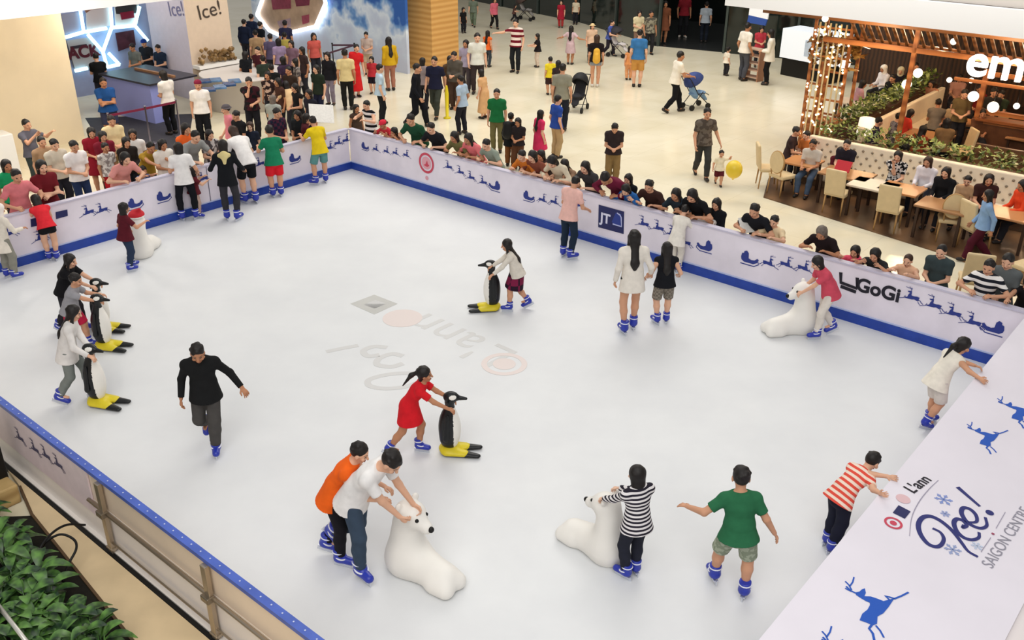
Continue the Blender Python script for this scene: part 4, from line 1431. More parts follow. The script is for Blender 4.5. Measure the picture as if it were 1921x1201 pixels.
# event lettering on the white pillar's two faces
for k, (px, py, d, n_, wd) in enumerate(((393, 20, -V, -U, 1), (330, 18, -U, V, 1))):
    nn = Vector((cp.y - crr.y, crr.x - cp.x, 0)).normalized() if k == 0 else Vector((cl.y - cp.y, cp.x - cl.x, 0)).normalized()
    if nn.y > 0: nn = -nn
    xd = (crr - cp).normalized() if k == 0 else (cp - cl).normalized()
    pt = on_plane(px, py, cp + nn * .01, nn)
    text('Ice!', 'event_lettering', mat('#4a4038' if k == 0 else '#7a78a0', .6), colm, pt, xd + Z * .12, Z, .62, .003)
# honeycomb poster on the hoarding
def on_h(px, py, d=0.): return on_plane(px, py, hw0 + V * d, V)
hx = [(497,-14),(482,28),(505,57),(524,66),(592,50),(611,6),(604,-20)]
ph = empty('lit_sign', on_h(545, 20, .05), 0, 'tan food poster framed by white neon hexagon on the winter hoarding', 'sign')
MB().prism([on_h(x, y, .04) - ph.location for x, y in hx], V * .04).build('poster', mat('#b89a80', .5, noise=.25, nscale=2), ph)
for a, b in zip(hx, hx[1:]):
    MB().tube([on_h(*a, .14) - ph.location, on_h(*b, .14) - ph.location], .07, 8).build('neon_tube', mat('#eef6ff', .4, emit=3.2), ph)
for pxs, cc in (([(508,-8),(545,-10),(546,16),(512,18)], '#8f3a50'), ([(552,-8),(582,-12),(580,10),(556,12)], '#7b2f45'), ([(566,30),(580,27),(580,42),(568,46)], '#9a4254'), ([(520,40),(545,34),(546,50),(526,54)], '#a58a92')):
    MB().prism([on_h(x, y, .085) - ph.location for x, y in pxs], V * .01).build('poster_patch', mat(cc, .5, noise=.2), ph)

# queue stanchions
def stanchion(px, py, label, hgt=1.0, m=M_DARK):
    b_ = at(px, py)
    e_ = empty('stanchion', b_, 0, label, 'stanchion', 'queue stanchions')
    MB().lathe([(.16, 0), (.16, .02), (.03, .05), (.022, .06), (.022, hgt), (.03, hgt), (.03, hgt + .04)], n=14).build('post', m, e_)
    return b_
s1 = stanchion(283, 270, 'grey queue stanchion with red belt below the lavender counter', m=mat('#8e8791', .3, .6))
s1b = stanchion(340, 256, 'queue stanchion holding the red belt beside the server in white', m=mat('#8e8791', .3, .6))
s0 = stanchion(215, 285, 'queue stanchion at the left end of the red belt', m=mat('#8e8791', .3, .6))
s2 = stanchion(627, 136, 'dark queue stanchion left of the man in beige by the hoarding')
s3 = stanchion(668, 136, 'dark queue stanchion right end of the belts by the hoarding')
s4 = stanchion(612, 156, 'dark queue stanchion nearest the crowd by the hoarding')
def belt(a, b, label, m, z=.96):
    d = b - a
    mb = MB(); mb.boxa(a, b, .012, z - .03, z + .03)
    mb.build('queue_belt', m, None, label=label, cat='belt', group='queue belts')
MRB = mat('#7d2040', .6)
belt(s1, s1b, 'red queue belt running right below the lavender counter', MRB); belt(s0, s1, 'red queue belt running left below the lavender counter', MRB)
belt(s2, s3, 'dark queue belt across the foot of the winter hoarding', mat('#4a2c3c', .6)); belt(s4, s3, 'dark queue belt slanting towards the crowd by the hoarding', mat('#4a2c3c', .6))

# ------------------------------------------------------------------ promotion corner in front of the dark shops
k0 = at(1462, 140); kd = (at(1548, 158) - k0).normalized(); kn = Vector((-kd.y, kd.x, 0))
if kn.y < 0: kn = -kn
k1 = slide(k0, kd, 1552)
KL = (k1 - k0).length
wc = empty('display_counter', k0, 0, 'lit white display counter on black base before the dark shop front', 'counter')
def q4(s_, d, z): return kd * s_ + kn * d + Z * z
MB().prism([q4(0, .05, 0), q4(KL, .05, 0), q4(KL, .9, 0), q4(0, .9, 0)], (0, 0, .62)).build('base', M_BLACK, wc)
MB().prism([q4(-.1, 0, .62), q4(KL + .1, 0, .62), q4(KL + .1, 1.0, .62), q4(-.1, 1.0, .62)], (0, 0, 1.0)).build('light_box', mat('#e9f0f7', .4, emit=.35), wc)
MB().prism([q4(KL * .45, -.01, .8), q4(KL * .95, -.01, .8), q4(KL * .95, -.01, 1.35), q4(KL * .45, -.01, 1.35)], kn * .008).build('print_panel', mat('#c3d3e6', .4, noise=.1), wc)
sgb = at(1424, 118)
sg = empty('standing_sign', sgb, 0, 'white board over a blue band on a thin post behind the two people in white', 'sign')
fx = Vector((kd.x, kd.y, 0))
sgn = Vector((fx.y, -fx.x, 0))
pz = [on_plane(x, y, sgb, sgn) - sgb for x, y in ((1409,4),(1446,11),(1441,36),(1406,28))]
MB().prism(pz, sgn * .05).build('board', mat('#eef0f2', .4, emit=.25), sg)
pz = [on_plane(x, y, sgb, sgn) - sgb for x, y in ((1406,28),(1441,36),(1437,48),(1403,42))]
MB().prism(pz, sgn * .05).build('blue_band', mat('#3657a8', .4), sg)
MB().tube([(0, 0, 0), (0, 0, pz[0].z)], .03, 8).build('post', M_DARK, sg)
lb = at(1412, 150)
ld = empty('wooden_shelf_stand', lb, math.atan2(kd.y, kd.x), 'pinkish wooden ladder shelf between the two people in white', 'shelf stand')
for s_ in (-.3, .3): MB().box((s_, 0, .55), (.05, .35, 1.1)).build('side', mat('#b07f62', .5), ld)
for z_ in (.12, .36, .6, .84, 1.07): MB().box((0, 0, z_), (.6, .38, .03)).build('shelf', mat('#d9b79c', .5), ld)

# ------------------------------------------------------------------ restaurant under the right slab
def RB(name, u0, u1, v0, v1, z0, z1, m, parent=None, **kw):
    return MB().prism([uv(u0, v0, z0), uv(u1, v0, z0), uv(u1, v1, z0), uv(u0, v1, z0)], (0, 0, z1 - z0)).build(name, m, parent, **kw)
def root_uv(name, u, v, label, cat, group=None):
    return empty(name, uv(u, v), UA, label, cat, group)
# terrace deck
dk = [at(1432,371,.0), at(1774,479,.0), at(1990,562,.0), uv(19, -6.6), uv(8.5, -6.9), uv(8.3, -6.2)]
MB().prism(dk, (0, 0, .03)).build('floor_terrace', wood('#4a3423', '#7d5d40', .55, .4, .4, 'X'), kind='structure')
RB('floor_restaurant', 8.0, 22, -18.5, -8.35, 0, .02, mat('#3b2a1f', .35, noise=.3, nscale=2), kind='structure')
RB('wall_restaurant', 5.4, 22, -18.6, -18.4, 0, 3.9, wood('#2a190d', '#4a2d17', 3., .6, 0, 'X'), kind='structure')
M_SOFA = mat('#f0e0c6', .6, noise=.03)
sf = root_uv('banquette', 8.9, -6.95, 'long tufted cream banquette along the back of the terrace', 'sofa')
SLN = 9.5
MB().box((SLN / 2, 0, .60), (SLN, .16, .95), 0, .03).build('backrest', M_SOFA, sf)
MB().box((SLN / 2, .36 * -1, .30), (SLN, .56, .20), 0, .05).build('seat', M_SOFA, sf)
MB().box((SLN / 2, -.34, .11), (SLN - .1, .46, .18)).build('base', mat('#6f5a45', .6), sf)
g = MB()
for i in range(42):
    for j in range(4):
        bmesh.ops.create_icosphere(g.bm, subdivisions=1, radius=.036, matrix=Matrix.Translation((.15 + i * .22 + (j % 2) * .11, -.083, .48 + j * .155)))
tag(g.build('tufting_buttons', mat('#8a7b68', .6), sf), kind='stuff')
def hedge_mesh(L, dx, dy, dz, n, seed, size=.12):
    rnd = random.Random(seed); mb = MB()
    for i in range(n):
        c = Vector((rnd.uniform(0, L), rnd.uniform(-dy, dy), rnd.random() ** .7 * dz))
        a_, b_ = rnd.uniform(0, 6.28), rnd.uniform(-.3, 1.0)
        d = Vector((math.cos(a_) * math.cos(b_), math.sin(a_) * math.cos(b_), math.sin(b_)))
        s_ = Vector((-math.sin(a_), math.cos(a_), .2)).normalized()
        l_ = size * rnd.uniform(.7, 1.5); w_ = l_ * .3
        p = [c, c + d * l_ * .45 + s_ * w_, c + d * l_, c + d * l_ * .45 - s_ * w_]
        mb.bm.faces.new([mb.bm.verts.new(x) for x in p])
    return mb
M_HEDGE = leafmat('#2f4a1e', '#9fae5c')
hd_ = root_uv('planter_box', 8.75, -7.75, 'long green planter hedge behind the cream banquette', 'planter')
MB().box((4.9, 0, .42), (9.8, .5, .84)).build('box', mat('#6b4a31', .6), hd_)
hedge_mesh(9.8, 0, .28, .42, 1700, 5).build('foliage', M_HEDGE, hd_).location = (0, 0, .82)
# diagonal planter running back into the restaurant with a cream sofa on its right
dg = empty('planter_box', uv(9.05, -8.4), UA + math.pi / 2, 'leafy planter on a brown rail running back into the restaurant', 'planter')
MB().box((3.4, 0, .5), (6.8, .34, 1.0)).build('box', mat('#4b3020', .6), dg)
hedge_mesh(6.8, 0, .22, .42, 1200, 8).build('foliage', M_HEDGE, dg).location = (0, 0, 1.0)
sf2 = empty('banquette', uv(9.45, -8.6), UA + math.pi / 2, 'cream banquette against the planter inside the restaurant', 'sofa')
MB().box((3.1, -.05, .58), (6.2, .14, .9), 0, .03).build('backrest', M_SOFA, sf2)
MB().box((3.1, -.36, .30), (6.2, .5, .2), 0, .04).build('seat', M_SOFA, sf2)
MB().box((3.1, -.32, .1), (6.0, .4, .2)).build('base', mat('#5d4632', .6), sf2)
# wooden corner post, low crate planter and lattice tower
MWD = wood('#8c4f25', '#b9743d', 1.2, .5)
MWS = wood('#5b3518', '#8a5a30', 2., .5)
pb = at(1526, 262)
MB().box((pb + Z * 1.1)[:], (.2, .2, 2.2), UA, .01).build('wooden_post', MWD, None, label='orange brown wooden post at the left corner of the restaurant', cat='post')
ob = at(1552, 268)
oc = empty('timber_planter', ob, UA, 'low orange timber box between the corner post and the banquette', 'box')
for z_ in (.12, .34, .56): MB().box((.1, 0, z_), (1.5, .5, .19), 0, .01).build('plank', MWD, oc)
tb = uv(8.15, -9.6)
tw_ = empty('lattice_tower', tb, UA, 'tall wooden lattice tower hung with white lights at the restaurant corner', 'lattice')
for x in (-.48, .48):
    for y in (-.36, .36): MB().box((x, y, 1.7), (.07, .07, 3.4)).build('upright', MWD, tw_)
for i in range(9): MB().box((0, -.4, .35 + i * .36), (1.0, .03, .05)).build('slat', MWD, tw_)
for i in range(6): MB().box((-.35 + i * .14, -.42, 1.7), (.035, .03, 3.3)).build('slat', mat('#d9c69c', .5), tw_)
rnd = random.Random(5)
g = MB()
for i in range(70):
    bmesh.ops.create_icosphere(g.bm, subdivisions=1, radius=.03, matrix=Matrix.Translation((rnd.uniform(-.48, .48), -.45, rnd.uniform(.3, 3.3))))
tag(g.build('fairy_lights', mat('#ffe9b8', .4, emit=5.), tw_), kind='stuff')
hedge_mesh(1.3, 0, .4, .7, 240, 9, .22).build('dried_plants', leafmat('#7a5022', '#c9a35c'), tw_).location = (-.65, 0, 2.2)
# sign letters and their frame
M_LET = mat('#fff3f0', .4, emit=3.0)
ls = on_plane(1812, 131, uv(8, -8.55), V)
sgE = empty('restaurant_sign', ls, UA, 'glowing white restaurant letters on a brown frame at the right edge', 'sign')
text('emb', 'sign_letters', M_LET, sgE, ls + V * .08 + Z * .22, U, Z, 1.0, .06, 'LEFT', bold=.012)
MB().box((2.2, -.02, -.22), (4.8, .07, .07)).build('sign_rail', MWD, sgE)
RB('trim_restaurant_front', 8.2, 18, -8.62, -8.52, 3.0, 3.12, MWD, kind='structure')
RB('trim_restaurant_rail', 8.2, 18, -8.62, -8.52, 3.62, 3.74, MWD, kind='structure')
for k, uu in enumerate((10.4, 16.2)):
    RB('trim_restaurant_post', uu, uu + .1, -8.62, -8.52, .0, 3.9, MWD, kind='structure')
for i in range(24):
    RB('trim_ceiling_batten', 6.6, 20, -8.4 - i * .42, -8.3 - i * .42, 3.55, 3.85, wood('#6a3d1c', '#8d5a30', 1, .5) if i == 0 else bpy.data.objects['trim_ceiling_batten'].data.materials[0], kind='structure')
cn_ = root_uv('slatted_canopy', 8.6, -8.75, 'row of slanted brown slats under the white fascia above the restaurant', 'canopy')
MB().box((4.6, .0, 3.78), (9.6, .08, .08)).build('beam', MWD, cn_)
MB().box((4.6, -.05 + .75, 3.0), (9.6, .08, .08)).build('beam', MWD, cn_)
for i in range(46):
    MB().tube([(i * .205, -.02, 3.80), (i * .205 + .16, .72, 2.95)], .045, 5).build('slat', MWS, cn_)
# globes and pendant lamps
for k, (px, py, uu, vv, lab) in enumerate(((1722,137,0,-13.6,'white globe lamp at the far end of the diagonal planter'),(1701,158,0,-12.2,'white globe lamp standing in the diagonal planter'),(1826,181,0,-10.8,'white globe lamp left of the orange wooden window frame'),(1863,201,0,-10.,'white globe lamp nearest the orange wooden window frame'),(1907,199,0,-11,'small drop lamp inside the orange wooden window frame'),(1781,150,0,-14,'small globe lamp deep in the middle of the restaurant'),(1822,151,0,-14,'small globe lamp deep inside below the sign letters'),(1584,118,0,-9.9,'round white lamp hung on the lattice tower'),(1789,78,0,-9.2,'small spotlight under the battens left of the sign letters'),(1548,35,0,-7.2,'bright spotlight under the left end of the white fascia'))):
    p = on_plane(px, py, uv(0, vv), V)
    r_ = .13 if k < 4 else .075
    if k in (7,): r_ = .16
    e_ = empty('globe_lamp', p, 0, lab, 'lamp', 'restaurant lamps')
    MB().lathe([(r_ * math.sin(t), -r_ * math.cos(t)) for t in np.linspace(.12, math.pi - .12, 9)], n=14).build('globe', mat('#fff0d8', .4, emit=4.), e_)
    top_ = 3.55 - p.z if vv < -8 else 3.9 - p.z
    if top_ > .1: MB().tube([(0, 0, r_ * .9), (0, 0, top_)], .008, 6).build('cord', M_BLACK, e_)
lp_ = on_plane(1625, 238, uv(0, -8.9), V)
e_ = empty('floor_lamp', (lp_.x, lp_.y, 0), UA, 'white cylinder lamp shade behind the planter hedge near the corner', 'lamp')
MB().lathe([(.2, lp_.z - .2), (.22, lp_.z - .19), (.19, lp_.z + .22), (.17, lp_.z + .22)], n=18).build('shade', mat('#fff3dd', .5, emit=.8), e_)
MB().lathe([(.14, 0), (.14, .02), (.02, .04), (.02, lp_.z - .18)], n=12).build('stand', M_DARK, e_)
# orange window frame, cabinet and tall hedge at the right edge
wf = on_plane(1896, 205, uv(0, -11.5), V)
we = empty('window_frame', (wf.x, wf.y, 0), UA, 'orange wooden window frame with shelf at the right edge of the restaurant', 'frame')
for x in (-.75, 1.2): MB().box((x, 0, 1.15), (.12, .12, 2.3)).build('post', MWD, we)
for z_ in (.95, 1.25, 2.2): MB().box((.2, 0, z_), (2.0, .14, .1)).build('rail', MWD, we)
MB().box((.2, .1, 1.05), (1.9, .5, .06)).build('shelf', MWD, we)
MB().box((.2, .14, .48), (1.9, .5, .94)).build('cabinet', mat('#5c3a24', .5, noise=.2), we)
th = empty('tall_hedge', uv(14.9, -8.9), UA, 'tall dark green hedge at the right edge behind the banquette', 'hedge')
hedge_mesh(2.6, 0, .35, 1.7, 1500, 12, .13).build('foliage', leafmat('#16281a', '#3d5a35'), th).location = (0, 0, .1)
MB().box((1.3, 0, .2), (2.6, .6, .4)).build('box', mat('#3b2a20', .6), th)
# half wall inside
pw = empty('low_partition', uv(12.0, -9.6), UA, 'brown low partition panel behind the planter hedge', 'partition')
MB().box((1.4, 0, .45), (2.8, .12, .9), 0, .01).build('panel', wood('#5a3f2c', '#77563c', 1, .4), pw)

# tables and chairs
M_TT = [wood('#8f6440', '#a87a50', 1.5, .35), mat('#d9cdbb', .4), wood('#a86f42', '#c48a58', 1.5, .35)]
TABLES = []
def table(px, py, lw, dp, m, label, rz=0., z=.75, pos=None):
    p = pos or at(px, py, z)
    e_ = empty('dining_table', (p.x, p.y, .03), UA + rz, label, 'table', 'restaurant tables')
    MB().box((0, 0, z - .05), (lw, dp, .045), 0, .01).build('table_top', M_TT[m], e_)
    for sx in (-1, 1):
        for sy in (-1, 1): MB().box((sx * (lw / 2 - .08), sy * (dp / 2 - .08), (z - .07) / 2), (.055, .055, z - .07)).build('leg', mat('#3d2a1d', .5), e_)
    TABLES.append(e_)
    return e_
table(1507, 302, .75, .75, 2, 'small orange brown table at the left end of the terrace')
table(1590, 325, 1.1, .75, 0, 'brown wooden table before the couple sharing a red menu')
table(1640, 346, .95, .75, 1, 'cream topped table between the two brown tables')
table(1692, 353, .85, .75, 2, 'light brown table before the woman in white on the banquette')
table(1772, 385, 1.0, .75, 0, 'dark table in front of the woman in black on the banquette')
table(1893, 400, .95, .75, 2, 'orange brown table at the right edge before the diner in orange')
for k, (u, v, lab) in enumerate(((10.7, -10.2, 'inside table nearest the planter hedge'), (10.8, -12.2, 'inside table beside the cream inner banquette'), (12.8, -11.6, 'inside table in the middle of the restaurant'), (7.9, -12.4, 'white table left of the diagonal planter'), (13.6, -14.2, 'inside table deep under the sign letters'))):
    table(0, 0, 1.1, .75, (0, 2, 0, 1, 0)[k], lab, pos=uv(u, v, .75))
M_CH = mat('#d8c196', .6, noise=.06); M_CHW = mat('#b48c58', .45)
def make_chair(kind):
    e_ = bpy.data.objects.new('dining_chair', None)
    MB().box((0, 0, .455), (.48, .46, .09), 0, .03).build('seat', M_CH, e_)
    if kind == 'oval':
        pts = [(.21 * math.cos(t), -.23 + .0 * math.sin(t), .80 + .25 * math.sin(t)) for t in np.linspace(0, 2 * math.pi, 25)[:-1]]
        b_ = MB().prism(pts, (0, .05, 0)).build('backrest', M_CH, e_)
        b_.location = (0, -.02, 0)
        fr_ = MB().tube([(p[0], p[1] + .025, p[2]) for p in pts], .022, 6, True).build('back_frame', M_CHW, b_)
    else:
        M_ = Matrix.Rotation(R(8), 4, 'X')
        b_ = MB().box((0, -.16, .78), (.46, .07, .60), 0, .03, M_).build('backrest', M_CH, e_)
    for sx in (-1, 1):
        for sy in (-1, 1):
            MB().tube([(sx * .20, sy * .19, .42), (sx * .21, sy * .22, 0)], [.022, .014], 8).build('leg', M_CHW, e_)
    if kind == 'oval':
        for sx in (-1, 1): MB().tube([(sx * .14, -.21, .44), (sx * .16, -.24, .62)], .016, 6).build('back_post', M_CHW, e_)
    return e_
protos = {}
for px, py, kind, face, lab in ((1437,352,'sq',95,'cream square-backed chair standing alone at the left end of the terrace'),(1463,366,'oval',60,'oval-backed chair beside the small orange brown table'),
    (1566,400,'sq',40,'cream square-backed chair drawn up to the brown table'),(1662,432,'sq',35,'cream square-backed chair before the light brown table'),(1774,452,'oval',20,'oval-backed chair seen from behind before the dark table'),
    (1822,470,'sq',75,'cream chair half hidden behind the walking woman in blue jacket'),(1815,570,'sq',20,'cream chair standing behind the right barrier beside the man in grey and black'),(1918,545,'oval',330,'cream oval-backed chair at the right edge behind the barrier')):
    if kind not in protos: o = protos[kind] = make_chair(kind); link(o)
    else: o = copy_tree(protos[kind])
    p = at(px, py); o.location = (p.x, p.y, .03); o.rotation_euler = (0, 0, -R(face))
    tag(o, lab, 'chair', 'terrace chairs')
for k, (u, v, f, lab) in enumerate(((11.5, -10.1, 270, 'cream chair inside behind the planter hedge'), (11.6, -12.3, 270, 'cream chair inside facing the inner banquette'), (13.5, -11.4, 250, 'cream chair inside left of the orange window frame'))):
    o = copy_tree(protos['sq']); o.location = uv(u, v, .02); o.rotation_euler = (0, 0, -R(f)); tag(o, lab, 'chair', 'chairs inside the restaurant')
# warm restaurant light and added fill light under the left slab
for u, v, p in ((9.6, -7.4, 55), (12.5, -7.4, 55), (10.5, -10.5, 70), (13.2, -10.5, 70), (12, -14, 80), (8.2, -13, 60)):
    point('restaurant_downlight', uv(u, v, 3.3), p * 1.9, (1, .72, .42), .12)
for p, e in ((at(345, 262) + Z * 3.5, 60), (at(240, 262) + Z * 3.5, 70), (at(150, 350) + Z * 3.5, 110), (at(30, 420) + Z * 3.5, 110), (at(240, 195) + Z * 3.6, 50)):
    point('stand_fill', p, e, (1, .92, .82), .2)  # unseen lamps, added to brighten the stand and the stone pier
# pushchairs
def pushchair(loc, ang, cnp, fab, label, s=1.):
    e_ = empty('pushchair', loc, -R(ang), label, 'pushchair', 'pushchairs')
    e_.scale = (s, s, s)
    mf = mat('#2a2a2e', .4, .3)
    mb = MB()
    for sx in (-.22, .22):
        mb.tube([(sx, -.50, 1.02), (sx, -.42, .95), (sx, -.1, .5), (sx, .34, .14)], .014, 7)
        mb.tube([(sx, .1, .55), (sx, -.30, .12)], .014, 7)
        mb.tube([(sx, -.1, .5), (sx, .2, .5), (sx, .34, .42)], .012, 7)
    mb.tube([(-.22, -.50, 1.02), (.22, -.50, 1.02)], .016, 7); mb.tube([(-.22, -.30, .12), (.22, -.30, .12)], .01, 6)
    mb.build('frame', mf, e_)
    S_ = Sdf(); S_.cone((0, .18, .48), (0, -.08, .46), .17, .17, .03, (0, 0, 1), .35); S_.cone((0, -.08, .46), (0, -.28, .86), .18, .17, .05, (0, .9, .4), .35); S_.cone((0, .2, .47), (0, .34, .30), .13, .12, .03, (0, .6, .6), .35)
    m1 = S_.mesh('seat', .02); m1.materials.append(mat(fab, .8, noise=.15)); link(bpy.data.objects.new('seat', m1), e_)
    S_ = Sdf(); S_.ell((0, -.12, .86), (.25, .36, .28)); S_.ell((0, -.10, .80), (.225, .33, .25), sub=True, k=.001); S_.cut((0, -.1, .82), (0, .55, -.8))
    m1 = S_.mesh('canopy', .018); m1.materials.append(mat(cnp, .7, noise=.15)); link(bpy.data.objects.new('canopy', m1), e_)
    for sx in (-.22, .22):
        for y in (-.30, .34):
            MB().tube([(sx - .03, y, .085), (sx + .03, y, .085)], .085, 16).build('wheel', mat('#1b1b1c', .6), e_)
    return e_
pushchair(at(1084, 207), 200, '#1d1d20', '#26262b', 'empty black pushchair standing beside the man in grey on the concourse')
pushchair(at(1303, 203), 60, '#33457f', '#7fa2c8', 'blue pushchair pushed by the man in white shirt and black trousers')
pushchair(at(1158, 106), 120, '#2c2a30', '#c9c4c4', 'dark pushchair in front of the person in blue near the shops')
pushchair(at(985, 38), 110, '#4a3b36', '#8d8a88', 'small pushchair at the top beside the shop front')
tag(MB().lathe([(.11, 0), (.11, .03), (.045, .05), (.06, .75), (.03, .95), (.02, .98)], at(839, 222), 14).build('caution_cone', mat('#e6cf22', .5)), 'tall yellow caution cone on the floor among the walking people', 'cone')
# ------------------------------------------------------------------ skating aids
M_PB = mat('#17191b', .35); M_PW = mat('#efece4', .5, noise=.03); M_PY = mat('#d9c62a', .4, noise=.06); M_BEAR = mat('#eeebe4', .55, noise=.03, nscale=3)
def bypos(me, mats, fn):
    for m in mats: me.materials.append(m)
    n = len(me.polygons); c = np.zeros(n * 3, np.float32)
    me.polygons.foreach_get('center', c)
    me.polygons.foreach_set('material_index', fn(c.reshape(-1, 3)).astype(np.int32))
    return me
_AID = {}
def penguin_meshes():
    if 'p' in _AID: return _AID['p']
    S_ = Sdf()
    S_.ell((0, -.01, .40), (.155, .165, .34), k=.05)
    S_.cone((0, -.03, .22), (0, 0, .80), .12, .068, .05)
    S_.cut((0, 0, .06), (0, 0, -1))
    body = bypos(S_.mesh('body', .011), [M_PB, M_PW], lambda c: ((c[:, 1] > .045 + .02 * np.abs(c[:, 0]) / .15) & (c[:, 2] < .74)))
    S_ = Sdf()
    S_.ell((0, .02, .90), (.092, .115, .078), k=.02)
    S_.cone((0, .08, .895), (0, .24, .885), .045, .02, .02)
    S_.cone((0, 0, .82), (0, .01, .88), .075, .08, .02)
    head = bypos(S_.mesh('head', .009), [M_PB, M_PW], lambda c: ((np.abs(c[:, 0]) > .045) & ((((c[:, 1] - .055) / .05) ** 2 + ((c[:, 2] - .925) / .03) ** 2) < 1)))
    S_ = Sdf()
    S_.cone((-.08, -.03, .055), (-.10, .20, .05), .11, .085, .03, (0, 0, 1), .5)
    S_.cone((.08, -.03, .055), (.10, .20, .05), .11, .085, .03, (0, 0, 1), .5)
    S_.ell((0, -.02, .07), (.15, .16, .07), k=.03)
    S_.cut((0, 0, .012), (0, 0, -1))
    foot = bypos(S_.mesh('feet', .010), [M_PB, M_PY], lambda c: c[:, 2] > .03)
    S_ = Sdf(); S_.cone((0, .0, .04), (0, .17, .035), .075, .05, .02, (0, 0, 1), .5); S_.cut((0, 0, .008), (0, 0, -1))
    toe = S_.mesh('toe', .010); toe.materials.append(M_PB)
    S_ = Sdf(); S_.cone((0, 0, 0), (0, -.02, -.34), .03, .045, .02, (1, 0, 0), .45)
    fl_ = S_.mesh('flipper', .010); fl_.materials.append(M_PB)
    S_ = Sdf(); S_.cone((-.16, 0, 0), (.16, 0, 0), .017, .017, .01)
    bar = S_.mesh('handle', .008); bar.materials.append(M_PB)
    _AID['p'] = (body, head, foot, toe, fl_, bar)
    return _AID['p']
def penguin(px, py, ang, label, s=1.):
    b, h_, f, t, fl_, bar = penguin_meshes()
    e_ = empty('penguin_skating_aid', at(px, py, .013), -R(ang), label, 'skating aid', 'penguin skating aids')
    e_.scale = (s * .84, s * .9, s * .95)
    for n_, m in (('body', b), ('head', h_), ('feet', f)): link(bpy.data.objects.new(n_, m), e_)
    for sx in (-1, 1):
        o = link(bpy.data.objects.new('toe', t), e_); o.location = (sx * .105, .24, 0); o.rotation_euler = (0, 0, -sx * .12)
        o = link(bpy.data.objects.new('flipper', fl_), e_); o.location = (sx * .135, -.02, .64); o.rotation_euler = (0, sx * -.12, 0)
    o = link(bpy.data.objects.new('handle', bar), e_); o.location = (0, -.01, .86)
    return e_
def bear_meshes():
    if 'b' in _AID: return _AID['b']
    S_ = Sdf()
    S_.cone((0, -.08, .15), (0, -.05, .56), .205, .150, .08)
    S_.ell((0, .0, .70), (.150, .170, .140), k=.06)
    S_.cone((0, .10, .67), (0, .215, .63), .088, .062, .05)
    for sx in (-1, 1): S_.ell((sx * .115, -.04, .815), (.045, .03, .045), k=.02)
    S_.cone((0, -.04, .14), (0, .42, .11), .205, .150, .14)
    for sx in (-1, 1): S_.cone((sx * .085, .38, .08), (sx * .09, .52, .075), .105, .088, .06)
    S_.cut((0, 0, .0), (0, 0, -1))
    b = S_.mesh('body', .014); b.materials.append(M_BEAR)
    g = MB(); bmesh.ops.create_uvsphere(g.bm, u_segments=12, v_segments=8, radius=.021); eye = g.mesh('eye', M_BLACK)
    g = MB(); bmesh.ops.create_uvsphere(g.bm, u_segments=12, v_segments=8, radius=.032); nose = g.mesh('nose', M_BLACK)
    _AID['b'] = (b, eye, nose)
    return _AID['b']
def bear(px, py, ang, label, s=1.):
    b, e, n_ = bear_meshes()
    r = empty('polar_bear_skating_aid', at(px, py, .012), -R(ang), label, 'skating aid', 'white bear skating aids')
    r.scale = (s, s, s)
    link(bpy.data.objects.new('body', b), r)
    for sx in (-1, 1):
        o = link(bpy.data.objects.new('eye', e), r); o.location = (sx * .066, .150, .725)
    o = link(bpy.data.objects.new('nose', n_), r); o.location = (0, .272, .638)
    return r
penguin(846, 848, 95, 'black-backed penguin skating aid held by the girl in red dress', 1.0)
penguin(922, 580, 262, 'penguin skating aid pushed by the girl in plaid skirt', 1.0)
penguin(199, 652, 100, 'penguin skating aid held by the child in grey at the left', 1.02)
penguin(196, 618, 95, 'farther penguin skating aid, mostly hidden, held by the woman in black top', 1.0)
penguin(188, 757, 105, 'nearest penguin skating aid at the left, with white belly turned to the camera', 1.05)
bear(775, 1068, 128, 'large white bear skating aid under the hands of the man in white tee', 1.10)
bear(1132, 1040, 310, 'white bear skating aid beside the girl in striped top, seen from behind', 1.0)
bear(1496, 620, 255, 'white bear skating aid pushed by the child in pink along the right barrier', 1.05)
b4 = bear(269, 478, 2, 'white bear skating aid wearing a red hat near the left barrier', .98)
hat_p = b4.location
S_ = Sdf(); S_.ell((0, 0, .03), (.15, .17, .10), k=.02); S_.cone((0, 0, .06), (.10, -.05, .16), .09, .03, .03); S_.cut((0, 0, -.01), (0, 0, -1))
hm = bypos(S_.mesh('red_hat', .012), [mat('#c22430', .8), M_WHITE], lambda c: c[:, 2] < .022)
o = link(bpy.data.objects.new('red_hat', hm)); o.location = hat_p + Vector((.0, .0, .80)); tag(o, 'red hat with white brim on the bear by the left barrier', 'hat')
